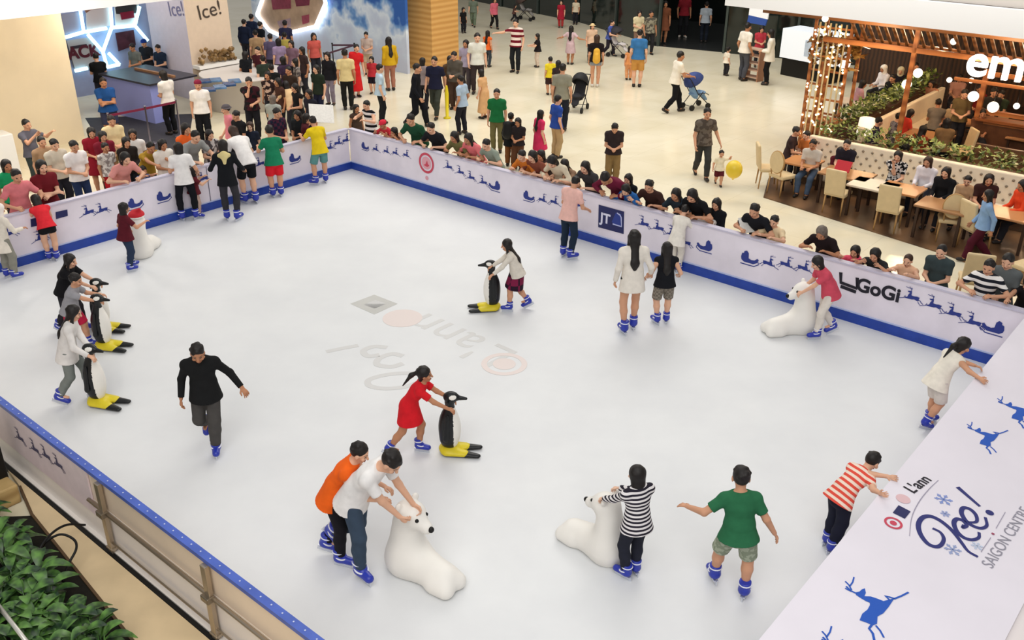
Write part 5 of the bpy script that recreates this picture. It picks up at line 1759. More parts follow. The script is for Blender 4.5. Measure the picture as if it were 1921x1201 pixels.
# ------------------------------------------------------------------ skaters
G1 = 'skaters on the ice'
BLUE = 'skate:#2637a8'
SK = dict(grp=G1, shoe=BLUE)
person('man in black long-sleeved top and grey trousers skating towards the camera', H=(372,650), F=(398,850), a=165, pose='walk', top='long:#1b1c1d', bot='pants:#4a4846', hair='short', fl=(-.02,.02,0,0,0), fr=(.05,-.20,.09,5,50), R=(.24,-.05,-.90), L=(.55,.10,-.72), lean=12, hp=24, hem=.03, **SK)
person('girl in red dress with long ponytail pushing a penguin aid', H=(798,688), F=(765,852), a=92, pose='push', top='dress:#d3202a', bot=None, hair='pony', lean=34, hp=0, hy=.02, Lt=(846,748,.83), Rt=(842,768,.83), fl=(-.05,.10,0,10,0), fr=(.06,-.17,.02,0,30), L=(.0,.88,-.40), R=(.0,.86,-.40), hem=.04, **SK)
person('man in white tee and jeans bending over the white bear aid', H=(738,855), F=(688,1072), a=112, top='tee:#eceae8', bot='slim:#3b4a5c', hair='short', lean=44, hp=44, hy=.0, Lt=(778,950,.92), Rt=(757,978,.88), fl=(-.07,-.22,.10,10,40), fr=(.06,.04,0,25,0), L=(-.10,.62,-.70), R=(-.05,.80,-.50), curl=(.9,.9), hem=.04, **SK)
person('person in orange vest top and black trousers holding the man in white from behind', H=(678,833), F=(640,1050), a=98, top='tank:#f0661e', bot='slim:#1c1b20', hair='short', lean=36, hp=22, hy=.0, fl=(-.05,-.10,.02,0,15), fr=(.06,.03,0,10,0), L=(-.05,.62,-.62), R=(.0,.68,-.55), sk=0, hem=.05, **SK)
person('girl in black and white striped top standing at the white bear aid, back turned', H=(1188,873), F=(1192,1085), a=335, top='long:s:#e8e4e4:#2a2732:10', bot='slim:#262833', hair='bob', lean=6, hp=8, Lt=(1118,938,.80), Rt=(1160,916,.95), fl=(-.05,.02,0,-25,0), fr=(.05,.04,0,5,0), L=(.55,.66,-.12), R=(-.50,.72,.10), hem=.02, sk=3, curl=(.7,.7), **SK)
person('boy in green tee and light camouflage shorts skating away with arms out', H=(1388,874), F=(1374,1115), a=4, top='tee:#2d6b48', bot='shorts:f:#a8b09a:#8b957f:30', hair='short', lean=10, hp=10, side=-4, fl=(-.10,.12,.01,-12,4), fr=(.09,-.02,0,20,0), L=(.72,.25,-.45), R=(.50,-.05,-.85), curl=(.2,.3), sk=1, ch=.5, **SK)
person('boy in red and white striped tee leaning over the near right sheet', H=(1645,879), F=(1566,1026), h=1.34, a=62, top='tee:s:#df5243:#f0dccb:6.5:45', bot='pants:#1f2130', hair='short', lean=60, hp=35, hy=-.04, Lt=(1688,900,1.10), Rt=(1652,926,1.08), L=(.1,.85,-.15), R=(.0,.60,-.30), fl=(-.05,-.03,0,0,0), fr=(.05,-.08,0,0,0), sk=0, ch=.5, hem=.02, **SK)
person('girl in white top and pale shorts leaning against the near right barrier', H=(1810,634), F=(1750,800), a=72, top='tank:#ebe4d6', bot='shorts:#d8cfc6', hair='pony', lean=36, hp=24, Lt=(1838,690,1.10), Rt=(1846,717,1.09), fl=(-.05,.02,0,0,0), fr=(.05,-.10,.02,0,25), ch=.5, hem=.05, **SK)
person('girl in cream cardigan and magenta plaid skirt pushing a penguin aid', H=(948,449), F=(973,582), a=272, pose='push', top='long:#d9d2c6', bot='skirt:k:#7a1f42:#2a1828:10', hair='long', lean=24, hp=10, hy=.02, Lt=(925,515,.82), Rt=(918,503,.83), L=(.0,.72,-.42), R=(.0,.70,-.45), fl=(-.05,.12,0,0,0), fr=(.06,-.12,.03,0,30), **SK)
person('woman in pink tee and dark blue trousers standing at the right barrier', H=(1083,331), F=(1066,484), a=38, top='tee:#e9b9ae', bot='slim:#1f2c3d', hair='short', lean=14, hp=30, L=(.1,.55,-.65), R=(.1,.50,-.70), fl=(-.07,.0,0,-10,0), fr=(.06,-.03,0,30,0), hem=.025, **SK)
person('girl in long white shirt over dark shorts with wavy loose hair, back turned', H=(1193,431), F=(1177,622), a=355, top='long:#e6dfd4', bot='hot:#3a3a3a', hair='long', lean=5, fl=(-.06,-.05,0,-15,0), fr=(.05,.05,0,5,0), L=(.18,.02,-.93), R=(.30,.25,-.80), hem=.08, **SK)
person('girl in black vest and grey checked shorts with long black hair, back turned', H=(1247,454), F=(1246,608), a=358, top='tank:#17181d', bot='shorts:k:#8d8578:#6f685e:40', hair='long', lean=4, fl=(-.06,.0,0,-25,0), fr=(.06,.03,0,10,0), L=(.35,.2,-.75), R=(.28,.3,-.70), hem=.02, sk=0, **SK)
person('person in white shirt at the right barrier behind the girl in black vest', H=(1283,384), F=(1272,508), a=38, top='long:#e9e3d8', bot='slim:#d9d2c6', hair='short', lean=24, hp=25, L=(.1,.7,-.35), R=(.1,.72,-.35), hem=.08, **SK)
person('child in pink tee and white trousers pushing a white bear aid', H=(1528,482), F=(1548,632), a=262, pose='push', top='tee:#cf4f62', bot='slim:#ded6cc', hair='bob', lean=36, hp=24, hy=.02, Lt=(1500,552,.80), Rt=(1505,540,.80), L=(.05,.85,-.25), fl=(-.05,.12,0,0,0), fr=(.05,-.10,.03,0,25), hem=.03, sk=0, **SK)
person('child in dark red and black jacket with jeans beside the hatted bear', H=(231,380), F=(248,506), a=42, top='tee:#5a1b26', bot='slim:#2c3950', hair='bob', lean=8, L=(.2,.3,-.75), R=(.25,.68,-.25), fl=(-.06,.05,0,-10,0), fr=(.06,-.05,0,15,0), hem=.02, ch=.5, **SK)
person('adult in white tee and black trousers at the left barrier with a small child', H=(340,267), F=(348,412), a=335, top='tee:#ebe8e6', bot='slim:#16171c', hair='bob', lean=10, hp=14, fl=(-.09,.0,0,-20,0), fr=(.09,-.02,0,40,0), L=(.1,.5,-.7), R=(.3,.3,-.75), hem=.03, **SK)
person('small child in maroon top at the left barrier beside the adult in white', H=(358,312), F=(378,405), a=60, top='tee:#5c1f27', bot='slim:#b49a8e', hair='bob', lean=10, L=(.2,.7,-.1), R=(.2,.75,-.1), fl=(-.08,.02,0,-10,0), fr=(.13,.0,0,40,0), ch=1., **SK)
person('skater in black hooded jacket with pale yellow hood at the left barrier', H=(413,262), F=(440,414), a=345, top='hoodie:#16181c', hood='#d9c98f', bot='slim:#343338', hair='bob', lean=10, hp=10, fl=(-.06,.03,0,-8,0), fr=(.07,-.02,0,35,0), L=(.3,.45,-.6), R=(.35,.35,-.65), hem=.04, **SK)
person('skater in white tee and black shorts bent over the left barrier', H=(424,238), F=(478,381), a=318, top='tee:#ebe8e6', bot='shorts:#141519', hair='bob:b', lean=48, hp=40, L=(.1,.55,-.7), R=(.25,.35,-.8), fl=(-.05,.02,0,-10,0), fr=(.06,-.05,0,10,0), hem=.03, **SK)
person('boy in green tee and bright red shorts leaning on the left barrier', H=(503,234), F=(521,369), a=335, top='tee:#1d7d58', bot='shorts:#dc2430', hair='short', lean=12, hp=12, L=(.2,.6,-.35), R=(.1,.5,-.6), fl=(-.06,.0,0,-10,0), fr=(.06,.0,0,12,0), hem=.03, ch=.5, **SK)
person('boy in bright yellow tee and teal shorts leaning over the left barrier corner', H=(585,218), F=(603,345), a=322, top='tee:#e2c51f', bot='shorts:#5d8f8d', hair='short', lean=22, hp=22, L=(.15,.7,-.3), R=(.15,.6,-.5), fl=(-.1,.0,0,-45,0), fr=(.08,.02,0,20,0), hem=.04, ch=.25, **SK)
person('child in red vest top and black shorts hanging on the left barrier', H=(66,366), F=(97,488), a=318, top='tank:#e0303a', bot='hot:#17171a', hair='bob', lean=42, hp=35, L=(.1,.7,-.6), R=(.1,.6,-.7), fl=(-.04,.02,0,-5,0), fr=(.05,-.04,0,30,0), ch=.5, **SK)
person('skater with white headscarf and cream top at the far left edge of the ice', H=(4,382), F=(14,522), a=20, top='long:#e6ddcf', bot='pants:#8d8b80', hair='hijab:#efe6df', lean=12, hp=10, L=(.2,.6,-.5), R=(.2,.6,-.5), fl=(-.05,.0,0,0,0), fr=(.08,.0,0,30,0), hem=.12, **SK)
person('woman in black top with long hair, farthest of the three at the penguin aids', H=(134,477), F=(140,622), a=95, pose='push', top='tee:#17171a', bot='slim:#2b2a30', hair='long', lean=26, hp=12, Lt=(183,530,.86), Rt=(186,545,.84), L=(.1,.75,-.5), R=(.1,.7,-.5), **SK)
person('child in grey tee with red bag side, middle of the three at the penguin aids', H=(146,513), F=(148,655), a=88, pose='push', top='tee:#9c9ba0', bot='shorts:#c22848', hair='short', lean=22, hp=14, Lt=(187,552,.84), Rt=(186,566,.84), L=(.05,.75,-.3), R=(.05,.75,-.3), ch=.5, **SK)
person('girl in white tee and grey trousers with long hair pushing the nearest left penguin', H=(140,573), F=(152,752), a=78, pose='push', top='long:#e3dfdb', bot='slim:#7a807c', hair='long', lean=20, hp=16, Lt=(170,655,.88), Rt=(166,668,.88), L=(.05,.65,-.55), R=(.05,.6,-.6), hem=.06, **SK)
# ------------------------------------------------------------------ spectators behind the right barrier
GR = 'spectators behind the right barrier'
def R_(label, x, y, top, hair='short', pose='lean', bot='pants:#2c2c34', **k):
    k.setdefault('rest', True)
    if not k['rest'] and pose == 'lean': pose = 'hold'
    return person(label, H=(x, y), W='R', pose=pose, top=top, hair=hair, bot=bot, grp=GR, **k)
R_('youth in black and white basketball vest at the far corner of the rink', 686, 189, 'tank:s:#e6e2e2:#17171c:4', off=.45, rest=False, pose='peek', h=1.6)
R_('child in bright red cap leaning at the right barrier near the corner', 716, 226, 'tee:#c0303c', hair='short:k:cap:#d22f42')
R_('dark-haired child with bare arms, second right of the red cap', 737, 240, 'tee:#6d4a3f', hair='bob')
R_('man in dark green tee propping his chin on the right barrier', 768, 215, 'tee:#1f4a33', a=-14, sk=1)
R_('man in black tee beside the man in dark green, leaning on the barrier', 806, 231, 'tee:#1c1d22', a=-10)
R_('child in olive top left of the girl in coral pink', 850, 248, 'tee:#6f6b42', hair='bob')
R_('girl in coral pink top with long dark hair above the barrier', 876, 251, 'tee:#e0767a', hair='long')
R_('boy in grey-green tee with folded arms, right of the girl in coral', 910, 262, 'tee:#8c978a', sk=0)
R_('child in orange top peeping over the barrier beside the black bag', 977, 283, 'tee:#c9742c', hair='short')
R_('dark-haired child right of the child in orange', 997, 284, 'tee:#7e4636', hair='bob')
R_('dark-haired person with bowed head left of the woman in cream', 1013, 283, 'tee:#463733', hair='bob', h=1.45)
R_('woman in cream jacket leaning over the barrier with bowed head', 1031, 297, 'long:#d9cdb4', hair='bob', hp=45)
R_('woman with long hair and tan top right of the cream jacket', 1057, 300, 'tee:#8d6f58', hair='long', off=.6)
R_('small child with pale face just above the barrier top, below the long-haired woman', 1061, 322, 'tee:#cdbcae', hair='bob', pose='peek')
R_('long-haired woman in charcoal top behind the skater in pink', 1096, 304, 'tee:#3d3b3c', hair='long', off=.5, sk=0)
R_('man in maroon shirt lying over the barrier on folded arms', 1131, 319, 'long:#6a1c36', lean=60, hp=50)
R_('long-haired woman in black behind the child in blue', 1178, 327, 'tee:#1a1a1d', hair='long', off=.75, rest=False)
R_('child in blue jacket bent over the barrier above the navy sign', 1171, 349, 'long:#2b5f9e', hair='bob', hp=35, off=.32)
R_('man in dark brown shirt with hands hanging over the barrier', 1217, 339, 'tee:#3a2420', a=-8)
R_('girl in black with long hair, left of a pair at the right barrier', 1267, 355, 'tee:#26303a', hair='long')
R_('girl in black with long hair, right of a pair at the right barrier', 1296, 358, 'tee:#18181b', hair='long', hp=30)
R_('small child in white behind the barrier, left of the black-clad woman', 1327, 391, 'tee:#ece5e0', hair='bob', pose='peek')
R_('woman in black with long hair and covered shoulders by the small white child', 1344, 373, 'long:#17181c', hair='long', off=.5, rest=False)
R_('man in black tee holding white papers over the barrier', 1415, 384, 'tee:#1b1c21', hair='short', sk=1)
R_('small boy in cream tee beside the man holding papers', 1453, 405, 'tee:#e6cfa8', hair='short', pose='peek')
R_('woman in black tee with greying brown hair resting on folded arms', 1540, 428, 'tee:#241a1c', hair='bob:g', hp=30)
R_('girl in bright pink hooded jacket at the right barrier', 1605, 462, 'hoodie:#e0546c', hood='#e0546c', hair='bob', pose='peek')
R_('girl with dark hair in charcoal cardigan right of the pink jacket', 1642, 468, 'long:#2a2b2c', hair='bob')
R_('toddler in peach vest holding on at the barrier beside the reindeer marks', 1705, 478, 'tank:#e3b594', hair='bald:b', pose='peek', sk=0)
R_('balding man in black and grey tee sitting behind the barrier', 1768, 460, 'tee:#3a4648', hair='bald', rest=False, off=.6, sk=0, lean=10)
R_('little boy in white and black top held before the man in grey tee', 1858, 488, 'tee:s:#ece8e4:#20222a:5', hair='short', pose='peek', off=.3)
R_('man in grey tee with black hair holding the little boy', 1894, 477, 'tee:#5f6465', hair='short', off=.55, rest=False)
R_('person in black top at the right edge, arm along the barrier', 1932, 522, 'tee:#201d20', hair='bob', h=1.5)

# ------------------------------------------------------------------ spectators behind the left barrier
GL = 'spectators behind the left barrier'
def L_(label, x, y, top, hair='short', pose='lean', bot='pants:#2a2a33', W='L', **k):
    k.setdefault('rest', pose in ('lean', 'peek'))
    if W is None: k['rest'] = False
    return person(label, H=(x, y), W=W, pose=pose, top=top, hair=hair, bot=bot, grp=GL, **k)
L_('person in bright green top at the far left edge behind the barrier', 10, 300, 'tee:#1f9a62', h=1.68, off=.6, pose='stand', hair='bob')
L_('short-haired person in salmon pink top leaning on the far left barrier', 29, 318, 'tee:#d97b80', hair='short', pose='peek', off=.32)
L_('woman in maroon dress with arms folded behind the far left barrier', 76, 301, 'tee:#6a1a22', hair='bob', pose='cross', bot='skirt:#5a1620', off=.5, sk=0)
L_('young man in white tee standing behind the far left barrier', 138, 264, 'tee:#f0ecea', h=1.72, hair='short', pose='hold', bot='slim:#27365a', off=.5)
L_('man in pale grey shirt left of the young man in white tee', 101, 261, 'tee:#c9bfae', h=1.7, hair='short', pose='hold', off=.75)
L_('person in tan top half hidden behind the man in pale grey shirt', 76, 256, 'tee:#a88768', h=1.66, hair='short', pose='stand', off=1.1)
L_('youth in grey tee with raised arms before the stone pier', 48, 224, 'tee:#5f5d66', hair='short', W=None, h=1.68, a=115, pose='cross', L=(.4, .6, .0), R=(-.2, .6, .05), bot='slim:#3a4240')
L_('woman in dark red dress with white collar near the stone pier', 170, 240, 'dress:#8e1c2c', hair='bob', W=None, h=1.6, a=150, bot=None, pose='hold')
L_('woman in maroon top close behind the dark red dress', 192, 247, 'tee:#7a2030', hair='bob', W=None, h=1.58, a=140, pose='hold')
L_('child in red trousers and pale patterned top behind the barrier', 196, 268, 'tee:f:#d8d2cc:#9a8f8c:20', hair='short', W=None, h=1.42, a=130, pose='stand', bot='pants:#c0202c')
L_('man in cream shirt with dark shoulder strap walking below the stand', 208, 217, 'tee:#e2cfa0', hair='short', W=None, h=1.7, a=145, pose='hold', bot='pants:#8a7450')
L_('person in white tee behind the girl in pink and grey', 247, 243, 'tee:#e6e2de', hair='bob', W=None, h=1.58, a=160, pose='stand')
L_('woman with dark hair and black cardigan above the girl in pink', 236, 258, 'long:#26201f', hair='bob', W=None, h=1.55, a=140, pose='hold')
L_('girl in pink tee leaning on the left barrier between two empty stretches', 235, 287, 'tee:#d9938c', hair='bob', pose='lean', sk=0)
L_('woman in mustard yellow top leaning at the left barrier', 283, 267, 'tee:#a8842f', h=1.66, hair='short', pose='lean')
L_('child in white top close to the woman in mustard', 305, 262, 'tee:#e9e3d9', hair='bob', off=.7, pose='hold')
L_('small child in blue patterned top at the barrier below the mustard top', 268, 312, 'tee:f:#33457f:#8a97c0:20', hair='bob', pose='peek', h=1.12)
L_('person in orange top behind the adult skater in white tee', 349, 232, 'tee:#f0682c', hair='bob', off=1.0, pose='hold')
L_('man in grey tee leaning over the left barrier beside the orange top', 367, 246, 'tee:#8e908e', hair='short', off=.6)
L_('woman in grey and white patterned top near the black hooded skater', 393, 244, 'tee:f:#b9b4b2:#4c4648:18', hair='bob', off=.7, pose='hold')
L_('man in grey bucket hat and pink shirt walking along the left barrier', 422, 196, 'tee:#d8828e', hair='short:k:hat:#5a5458', W=None, h=1.66, a=240, pose='walk')
L_('man in black tee with dark olive bag behind the bent white skater', 440, 208, 'tee:#1d1d1f', hair='short', W=None, h=1.64, a=215, pose='hold')
L_('child with pale face and navy top below the man photographing', 468, 229, 'tee:#242a3a', hair='bob:b', W=None, h=1.3, a=180, pose='stand', sk=3)
L_('man in plaid red and navy shirt behind the boy in green', 520, 203, 'tee:k:#4a2438:#1b1e30:24', hair='short', off=.7, pose='hold', sk=1)
L_('woman in black vest top with dark skirt behind the plaid shirt', 551, 157, 'tank:#1b191a', hair='bob', W=None, h=1.62, a=225, bot='skirt:#26302c', pose='hold')
L_('woman in black dress beside the newspaper reader at the corner', 556, 208, 'dress:#1d2023', hair='bob', W=None, h=1.58, a=200, bot=None, pose='hold')
L_('woman in dark maroon top holding a newspaper beside the boy in yellow', 576, 213, 'tee:#4b1c24', hair='bob', W=None, h=1.56, a=80, pose='hold', Lt=(598, 216, 1.18), Rt=(593, 222, 1.05))

# ------------------------------------------------------------------ crowd round the food stands
GS = 'people round the food stands'
def S_P(label, x, y, top, hair='short', a=180, pose='stand', bot='pants:#2b2b33', h=1.66, **k):
    return person(label, H=(x, y), h=h, a=a, pose=pose, top=top, hair=hair, bot=bot, grp=GS, **k)
S_P('large man in blue tee with folded arms beside the lavender counter', 192, 146, 'tee:#23508e', h=1.76, a=150, pose='cross', bot='shorts:#3a3d55', fat=.18)
S_P('person in black behind the man in blue, phone raised towards the neon', 178, 100, 'tee:#16181a', a=330, pose='phone', h=1.68)
S_P('stand worker in grey tee behind the lavender counter', 246, 82, 'tee:#6c7270', a=200, h=1.66, pose='hold')
S_P('stand worker in navy top right behind the lavender counter', 294, 84, 'tee:#1f2d42', a=200, h=1.62, pose='hold')
S_P('stand worker in black cap between the two counter staff', 268, 74, 'tee:#22252c', a=190, h=1.66, hair='short:k:cap:#1c3a8a', pose='hold')
S_P('server in white shirt and black trousers at the right end of the lavender counter', 306, 132, 'tee:#e6e0da', F=(322,252), h=None, a=300, hair='bob', bot='slim:#15161a', pose='hold')
S_P('man in white shirt and dark red cap walking before the round counter', 370, 150, 'tee:#ece6e0', a=165, hair='short:k:cap:#7a2038', bot='pants:#15161b', h=1.74, fat=.06)
S_P('man in black tee with red print talking on the phone by the round counter', 466, 145, 'tee:f:#1a191b:#3a1820:9', a=165, pose='hold', bot='pants:#1c1c21', h=1.76, R=(-.3, .45, .25))
S_P('woman in black and white scarf top right of the man on the phone', 501, 134, 'tee:f:#2a1d1e:#b89a88:12', a=190, hair='bob', h=1.58)
S_P('dark-haired woman in brown top amid the crowd by the round counter', 520, 146, 'tee:#4a2f26', a=230, hair='long', h=1.58)
S_P('woman in pale tan top reaching over the table right of the round counter', 534, 152, 'tee:#dcb98c', a=320, hair='bob', h=1.56, pose='lean')
S_P('man in grey tee bending at the table right of the round counter', 512, 178, 'tee:#9fa39c', a=10, hair='bob:g', h=1.5, pose='hold')
S_P('woman with black shoulder bag and blue jeans by the plain-floored corner', 578, 168, 'tee:#20202a', a=215, hair='bob', h=1.6, bot='slim:#22263f')
S_P('woman in dark green top and navy jeans by the queue belts', 592, 122, 'tee:#232c22', a=210, hair='bob', h=1.64, bot='slim:#20243c')
S_P('person in grey leggings and black jacket at the queue entrance', 613, 98, 'long:#1d1c22', a=200, hair='bob', h=1.64, bot='slim:#8f8494')
S_P('girl in salmon red top with long black hair by the hexagon sign', 588, 62, 'tee:#c45a52', a=150, hair='long', h=1.62)
S_P('dark-haired man in navy at the left of the hexagon sign', 471, 26, 'tee:#1d2740', a=20, h=1.7)
S_P('person in black leaning towards the lower left neon of the hexagon sign', 488, 40, 'tee:#15181f', a=40, h=1.66)
S_P('person in navy jacket by the white pillar edge', 457, 36, 'long:#1b2338', a=10, h=1.64)
S_P('man in tan tee with his back turned below the hexagon sign', 478, 56, 'tee:#a98a66', a=340, h=1.66)
S_P('dark-haired person below the left corner of the hexagon sign', 506, 63, 'tee:#59506a', a=350, h=1.64)
S_P('person in lavender tee in the queue below the hexagon sign', 521, 72, 'tee:#9a86a6', a=330, h=1.6, hair='bob')
S_P('person in olive yellow top in the queue below the hexagon sign', 533, 60, 'tee:#a89a4c', a=350, h=1.62)
S_P('dark-haired woman in mauve top right in the queue below the hexagon sign', 545, 76, 'tee:#7c6070', a=200, h=1.6, hair='bob')
S_P('woman in dark brown top left of the salmon red girl', 565, 88, 'tee:#3a2c2c', a=230, h=1.6, hair='bob')
S_P('man in maroon top in the crowd above the man on the phone', 482, 88, 'tee:#4a1f28', a=200, h=1.64)
S_P('person in black near the right edge of the white pillar', 460, 96, 'tee:#17191e', a=30, h=1.62, hair='bob')
S_P('person in dark grey-green top in the thick of the crowd', 492, 104, 'tee:#2f3830', a=330, h=1.62)
S_P('person in dark purple top in the thick of the crowd', 529, 106, 'tee:#3c2c42', a=310, h=1.6, hair='bob')
S_P('woman in grey floral top at the right of the crowd', 552, 110, 'tee:f:#8d8480:#4e4646:16', a=250, h=1.58, hair='bob')
S_P('person in black tee in the thick of the crowd above the scarf top', 508, 120, 'tee:#191a1b', a=340, h=1.6)
S_P('man in brown jacket right of the black tees in the crowd', 540, 125, 'long:#33261f', a=200, h=1.62)
S_P('man in dark navy looking at the poster of the hexagon sign', 534, 38, 'tee:#2a2a44', a=0, h=1.68)
S_P('man in beige tee and black trousers standing by the queue belts', 645, 92, 'tee:#d9c48e', F=(655,206), h=None, a=350, pose='stand', bot='slim:#1d1d1c')
S_P('woman in long red dress leaning by the man in beige', 656, 83, 'ldress:#cf2528', F=(681,182), h=None, a=150, bot=None, side=-14)
S_P('man in pale grey tee standing behind the queue belt', 690, 60, 'tee:#b8a59c', F=(688,140), h=None, a=185, bot='shorts:#b9a58c', pose='hold')
S_P('child in red top and dark shorts behind the man in light blue shirt', 697, 106, 'tee:#b8343c', F=(700,176), h=None, a=190, hair='bob', bot='shorts:#26202a')
S_P('woman in yellow blouse with long black hair by the hoarding end', 724, 69, 'long:#c9a020', F=(738,170), h=None, a=330, hair='long', bot='slim:#a5705c')
S_P('man in light blue shirt and dark trousers seen from behind near the corner', 713, 120, 'tee:#b9cfe0', h=1.72, a=70, bot='slim:#1e1f20')
S_P('boy in dark top partly hidden in front of the man in light blue', 668, 196, 'tank:#4a3a32', a=140, h=1.35, hair='bob')

# ------------------------------------------------------------------ people on the concourse
GC = 'people on the concourse'
def C_(label, x, y, fx, fy, top, hair='short', a=180, pose='walk', bot='slim:#26262c', **k):
    return person(label, H=(x, y), F=(fx, fy) if fx else None, a=a, pose=pose, top=top, hair=hair, bot=bot, grp=GC, **k)
C_('person in black suit striding past the wooden pillar', 776, 119, 790, 238, 'long:#15161c', a=100, bot='pants:#14151b')
C_('person with grey backpack close behind the black suit', 792, 108, 796, 205, 'tee:#8c7f80', a=20, hair='bob', pose='stand')
C_('man in navy tee and grey-green trousers walking by the wooden pillar', 816, 106, 817, 220, 'tee:#1f2138', a=190, bot='slim:#3c4038')
C_('woman in brown top behind the yellow cone', 840, 105, 850, 200, 'tee:#5a4534', a=160, hair='bob', pose='stand', bot='pants:#6a4a3a')
C_('man in grey jacket right of the wooden pillar', 856, 97, 850, 205, 'long:#58524a', a=200, pose='hold', bot='pants:#4d3a30')
C_('person in lavender and grey at the right side of the wooden pillar', 873, 75, 876, 172, 'tee:#a39ab0', a=200, pose='ease', hair='bob', bot='pants:#4a4246')
C_('young man in white shirt with dark bag strap beside the wooden pillar', 894, 62, 897, 176, 'tee:#dcdcd2', a=170, pose='ease', bot='slim:#3a3030')
C_('man in light blue shirt and black trousers standing beyond the barrier', 863, 141, 868, 252, 'tee:#a8bdd4', a=300, pose='ease', bot='slim:#202028')
C_('woman in long beige dress bending, right of the light blue shirt', 912, 130, 897, 222, 'ldress:#d6a878', a=300, pose='stand', hair='bob', bot=None, lean=14)
C_('man in green football shirt and khaki trousers facing the rink', 934, 167, 930, 285, 'tee:#1c6b3c', a=185, pose='stand', bot='slim:#6d6742', sk=1)
C_('person in black coat with black bag and brown trousers, back turned', 956, 211, 960, 312, 'coat:#17191c', a=20, pose='stand', bot='pants:#7a4c2a')
C_('dark-haired person in charcoal right of the black coat', 968, 222, 975, 318, 'tee:#2b2527', a=200, pose='hold', hair='bob', bot='pants:#5c3c2a')
C_('woman in hot pink dress with long dark hair near the barrier', 1012, 206, 1014, 312, 'dress:#d43460', a=60, pose='stand', hair='long', bot=None)
C_('man in blue shirt and khaki trousers near the barrier', 1044, 178, 1046, 296, 'tee:#2d4da0', a=60, pose='stand', bot='pants:#b39a72')
C_('man in grey tee and dark trousers right of the child in yellow', 1050, 119, 1058, 246, 'tee:#8a8878', a=10, pose='stand', bot='slim:#1f2430')
C_('child in yellow tee and dark shorts on the concourse', 1033, 106, 1031, 178, 'tee:#e3cc2e', a=350, pose='stand', bot='shorts:#3d2a2c')
C_('dark-haired person behind the child in yellow', 1047, 113, 1046, 190, 'tee:#33292a', a=0, pose='stand', bot='pants:#4a3836', hair='bob')
C_('man in red and white striped tee with arm stretched out', 963, 36, 972, 136, 'tee:s:#6e1626:#e4d3c8:3.2', a=200, pose='ease', bot='slim:#1f2226', R=(.8, .5, -.15))
C_('small girl in black top reaching left on the concourse', 1007, 63, 1009, 126, 'tee:#1f1b1e', a=260, pose='stand', hair='bob', bot='slim:#d9c8b8', L=(0, .8, -.4), R=(0, .8, -.4))
C_('woman in orange top and dark jeans at the concourse', 914, 57, 916, 126, 'tank:#e0662c', a=30, pose='stand', hair='long', bot='slim:#37404a')
C_('woman in pink sweater and black trousers walking at the top', 925, -4, 930, 54, 'long:#d66a7c', a=150, hair='bob', bot='slim:#1e1c1e')
C_('man in grey-green clothes walking at the top left of the concourse', 888, -8, 888, 50, 'tee:#6e7a6c', a=180, bot='slim:#6c7a66')
C_('person in dark clothes right beside the wooden pillar top', 869, 14, 870, 62, 'tee:#1c1b1d', a=150, hair='bob', pose='stand')
C_('child in red dress and red trousers by the dark shop front', 1057, 0, 1048, 52, 'dress:#a32336', a=190, pose='stand', hair='bob', bot='slim:#b03a3a')
C_('woman in cream top by the dark shop front beside the red dress', 1082, -4, 1078, 46, 'tee:#d9cbb0', a=200, pose='stand', hair='bob')
C_('person bending over the small pushchair at the top', 963, 8, 968, 40, 'tee:#5a3d38', a=100, pose='stroll', hair='bob')
C_('girl in lavender dress twirling with arms out', 1075, 48, 1066, 121, 'dress:#c9aeb4', a=20, pose='stand', hair='long', bot=None, L=(.8, .2, -.4), R=(.8, .2, -.4))
C_('woman with yellow backpack and grey shorts walking away', 1118, 65, 1118, 163, 'tee:#1d1618', a=5, pose='stand', hair='bob:b', bot='hot:#8a9098', shoe='shoe:#d8d2c8')
C_('person in straw hat and pale top behind the yellow backpack', 1112, 44, 1108, 118, 'tee:#d8b79c', a=170, pose='stand', hair='bob:b:hat:#d8c090')
C_('person in blue shirt pushing a dark pushchair by the shops', 1149, 37, 1142, 105, 'tee:#4a5aa0', a=120, pose='stroll', bot='slim:#2a2630')
C_('man in blue tee and tan shorts walking away', 1202, 55, 1193, 163, 'tee:#3a72a8', a=10, pose='stand', bot='shorts:#c8924c', sk=0)
C_('child in orange beside the man in tan shorts', 1180, 86, 1181, 150, 'tank:#d89058', a=0, pose='stand', hair='bob', bot='slim:#e0a070')
C_('woman in pale cream top by the dark shop entrance', 1195, 20, 1200, 96, 'tee:#dccfa8', a=170, pose='hold', hair='bob', bot='slim:#8a6c5a')
C_('man in grey patterned shirt by the dark shop entrance', 1217, 20, 1222, 102, 'tee:f:#8e8a78:#545048:14', a=170, pose='ease', bot='slim:#26262a')
C_('woman in brown dress at the dark shop entrance', 1244, 2, 1248, 82, 'dress:#7a4a34', a=180, pose='stand', hair='bob', bot=None)
C_('man in dark red shirt inside the dark shop entrance', 1283, -14, 1284, 70, 'tee:#8a2430', a=180, pose='ease', bot='slim:#1d1e22', shoe='shoe:#c9c4bc')
C_('man in pale blue shirt inside the dark shop entrance', 1326, 3, 1320, 80, 'tee:#a9b4c0', a=10, pose='stand', bot='slim:#1e2430')
C_('man in white shirt and black trousers pushing the blue pushchair', 1276, 96, 1265, 211, 'tee:#ece4d4', a=75, pose='stroll', bot='slim:#17171a')
C_('man in white tee and grey jeans standing by the wooden shelf stand', 1401, 42, 1394, 151, 'tee:#ece6da', a=60, pose='ease', bot='slim:#4a4c54')
C_('woman in white blouse and black trousers before the white display counter', 1446, 55, 1437, 159, 'long:#e9e4d8', a=290, pose='hold', hair='bob', bot='slim:#17171a', hem=.05)
C_('person with red bundle between the two people in white', 1424, 50, 1426, 126, 'tee:#b83a48', a=180, pose='hold', hair='bob')
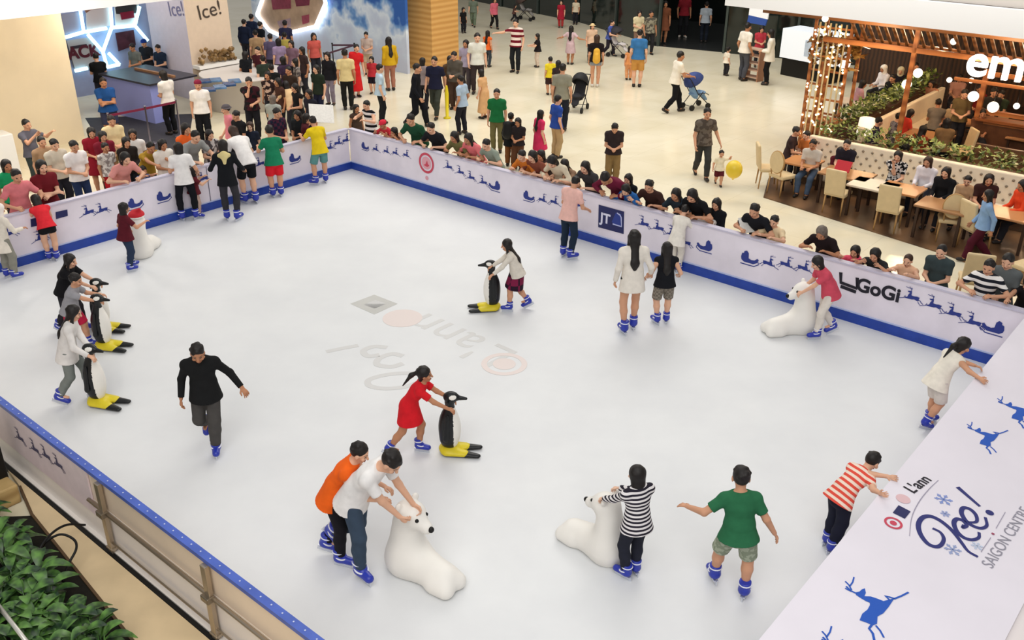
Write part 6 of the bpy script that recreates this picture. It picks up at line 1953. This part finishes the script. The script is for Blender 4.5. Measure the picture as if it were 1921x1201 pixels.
C_('toddler in white top standing left of the man in white tee', 1366, 88, 1362, 142, 'tee:#e8ddcb', a=60, pose='stand', bot='slim:#2c2a2e')
C_('man in grey-brown shirt and dark jeans walking with a toddler', 1326, 203, 1316, 333, 'tee:f:#6a6158:#4f463f:16', a=175, bot='slim:#3a3a38', L=(.35, .15, -.85), sk=1)
C_('toddler in cream tee and maroon shorts holding a yellow balloon', 1352, 282, 1349, 347, 'tee:#ebe0c4', a=180, bot='shorts:#5a1f28', R=(.3, .1, -.85), L=(.5, .3, .3))
C_('man in dark brown shirt and khaki trousers looking down at his hands', 1155, 234, 1146, 346, 'tee:#33292a', a=185, pose='hold', bot='pants:#8a7048', hp=35, fat=.08)

# ------------------------------------------------------------------ diners
GD = 'diners at the restaurant'
def D_P(label, x, y, top, hair='short', a=200, pose='sit', bot='pants:#2a2a30', h=1.62, **k):
    return person(label, H=(x, y), h=h, a=a, pose=pose, top=top, hair=hair, bot=bot, grp=GD, z=k.pop('z', .03), **k)
D_P('diner in pale grey tee seated at the left end of the banquette', 1526, 262, 'tee:#c9c0b4', a=215, bot='slim:#4a5a70')
D_P('man in dark navy tee on the banquette reading a red menu', 1590, 262, 'tee:#26232c', a=215)
D_P('child in dark top at the brown table beside the man with menu', 1578, 277, 'tee:#5a1f28', a=190, h=1.3, hair='bob')
D_P('woman in black polka dot top on the banquette drinking', 1686, 284, 'tee:f:#16161a:#d8d4d0:34', a=215, hair='bob', R=(-.25, .4, .1))
D_P('woman in white blouse with brown hair on the banquette', 1742, 294, 'long:#e6e0e4', a=225, hair='long:b', bot='slim:#2a2e3a')
D_P('woman in black with long hair on the banquette', 1776, 314, 'long:#19191c', a=225, hair='long')
D_P('boy in tan tee seated on the banquette right of the woman in black', 1817, 330, 'tee:#c9a27c', a=215, h=1.4)
D_P('woman in dark brown dress with long hair on the banquette', 1858, 327, 'tee:#3a211f', a=200, hair='long:n')
D_P('diner in orange top at the right edge of the banquette', 1919, 338, 'long:#e04a26', a=260, hair='bob')
D_P('woman in light blue jacket and maroon trousers walking past the terrace', 1846, 356, 'long:#86a6cc', F=(1838,490), h=None, a=280, pose='walk', hair='long', bot='pants:#4a1624', z=0)
D_P('diner in black and orange seated by the wooden post', 1497, 238, 'tee:#3a2c2c', a=120, h=1.6)
D_P('diner in orange brown top just right of the wooden post', 1513, 246, 'tee:#c8743a', a=240, h=1.5)
D_P('guest in white headscarf and robe left of the diagonal planter', 1658, 122, 'long:#e6e4ea', a=250, hair='hijab:#f0eeea')
D_P('guest in cream headscarf left of the diagonal planter', 1691, 126, 'long:#22202a', a=210, hair='hijab:#d9d0b0')
D_P('guest in dusty pink top at the white table inside the corner', 1622, 150, 'tee:#b98e98', a=90, hair='bob')
D_P('guest in black jacket between the two headscarves', 1675, 140, 'long:#1a1a1d', a=230)
D_P('diner in red top on the inner banquette beside the planter', 1712, 205, 'tee:#c23a2c', a=90, h=1.5, hair='bob')
D_P('diner in dark blue top on the inner banquette near the lamp shade', 1652, 220, 'tee:#2a2438', a=90, h=1.55)
D_P('diner in grey patterned shirt on the inner banquette', 1690, 212, 'tee:f:#8a8488:#4a464e:16', a=90, h=1.58)
D_P('waiter in olive shirt standing in the middle of the restaurant', 1812, 168, 'tee:#6a5a3c', a=200, pose='hold', h=1.7)
D_P('diner in tan top with back turned, near the low partition', 1778, 222, 'tee:#8a6c4a', a=20, h=1.6, hair='bob')
D_P('diner with pale arm at the inside table under the sign letters', 1748, 150, 'tee:#b07a60', a=220, h=1.6, hair='bob')
D_P('diner in dark red deep inside below the sign letters', 1840, 160, 'tee:#7a2222', a=200, h=1.6)
D_P('waiter in black standing deep inside the restaurant', 1720, 118, 'tee:#1d1a1a', a=190, pose='stand', h=1.7)
D_P('diner in cream blouse at the middle inside table', 1790, 190, 'tee:#c9b08c', a=240, h=1.56, hair='bob')
D_P('diner in brown shirt right of the globe lamps, deep inside', 1846, 205, 'tee:#6a4632', a=200, h=1.6)
D_P('diner in rust red top beside the low partition', 1735, 235, 'tee:#8a3a26', a=60, h=1.56, hair='long')
D_P('diner in grey shirt with back turned beside the inner table', 1762, 185, 'tee:#7d7468', a=20, h=1.6)
D_P('diner in pale pink top behind the white globe lamps', 1802, 140, 'tee:#b98a7c', a=200, h=1.58, hair='bob')
D_P('diner in dark green top at the far inside table under the sign', 1880, 170, 'tee:#2f3a2c', a=230, h=1.6)
D_P('waiter in dark grey standing by the orange window frame', 1868, 165, 'tee:#3a3836', a=190, pose='hold', h=1.7)
# ------------------------------------------------------------------ things held and carried
def find(lbl):
    for o in bpy.data.objects:
        if o.get('label', '').startswith(lbl): return o
def paper(px, py, z, label, sx=.3, sy=.42, m=None):
    p = at(px, py, z)
    e_ = MB().box((0, 0, 0), (sx, sy, .012)).build('newspaper', m or mat('#e4e2dc', .7, noise=.08, nscale=20), None, label=label, cat='paper')
    e_.location = p; e_.rotation_euler = (R(50), 0, R(20))
pq = MB().box((0, 0, 0), (.62, .5, .012)).build('newspaper', mat('#e4e2dc', .7, noise=.08, nscale=20), None, label='white newspaper held up behind the boy in yellow', cat='paper')
pq.location = at(603, 213, 1.2); pq.rotation_euler = (R(50), R(8), R(20))
paper(1402, 422, 1.14, 'white sheets of paper on the barrier before the man in black tee', .3, .3)
bl = at(1377, 318, .75)
S_ = Sdf(); S_.ell((0, 0, 0), (.19, .19, .21)); S_.cone((0, 0, -.2), (0, 0, -.24), .03, .02, .01)
m_ = S_.mesh('balloon', .02); m_.materials.append(mat('#e8c83a', .3))
o = link(bpy.data.objects.new('balloon', m_)); o.location = bl; tag(o, 'yellow balloon held by the toddler in cream tee', 'balloon')
bp = find('woman with yellow backpack')
S_ = Sdf(); S_.cone((0, 0, -.14), (0, 0, .14), .13, .11, .03, (0, 1, 0), .6); S_.cone((0, -.07, -.1), (0, -.07, .02), .08, .07, .03, (0, 1, 0), .5)
m_ = S_.mesh('backpack', .018); m_.materials.append(mat('#e2ae3c', .7))
o = link(bpy.data.objects.new('backpack', m_)); o.location = bp.location + Vector((0, -.19, 1.08)); tag(o, 'yellow backpack on the walking woman in grey shorts', 'backpack')
bk = find('person in black coat with black bag')
S_ = Sdf(); S_.cone((0, 0, -.1), (0, 0, .1), .15, .12, .03, (0, 1, 0), .5)
m_ = S_.mesh('bag', .018); m_.materials.append(mat('#101114', .5))
o = link(bpy.data.objects.new('bag', m_)); o.location = bk.location + Vector((-.06, -.2, 1.0)); tag(o, 'black bag on the back of the person in black coat', 'bag')
rm = on_plane(1582, 316, uv(0, -5.75), V)
o = MB().box((0, 0, 0), (.34, .03, .26), 0, .004).build('menu', mat('#b8202c', .5), None, label='red menu held by the man in dark navy tee', cat='menu')
o.location = at(1582, 312, .95); o.rotation_euler = (R(-35), 0, UA)
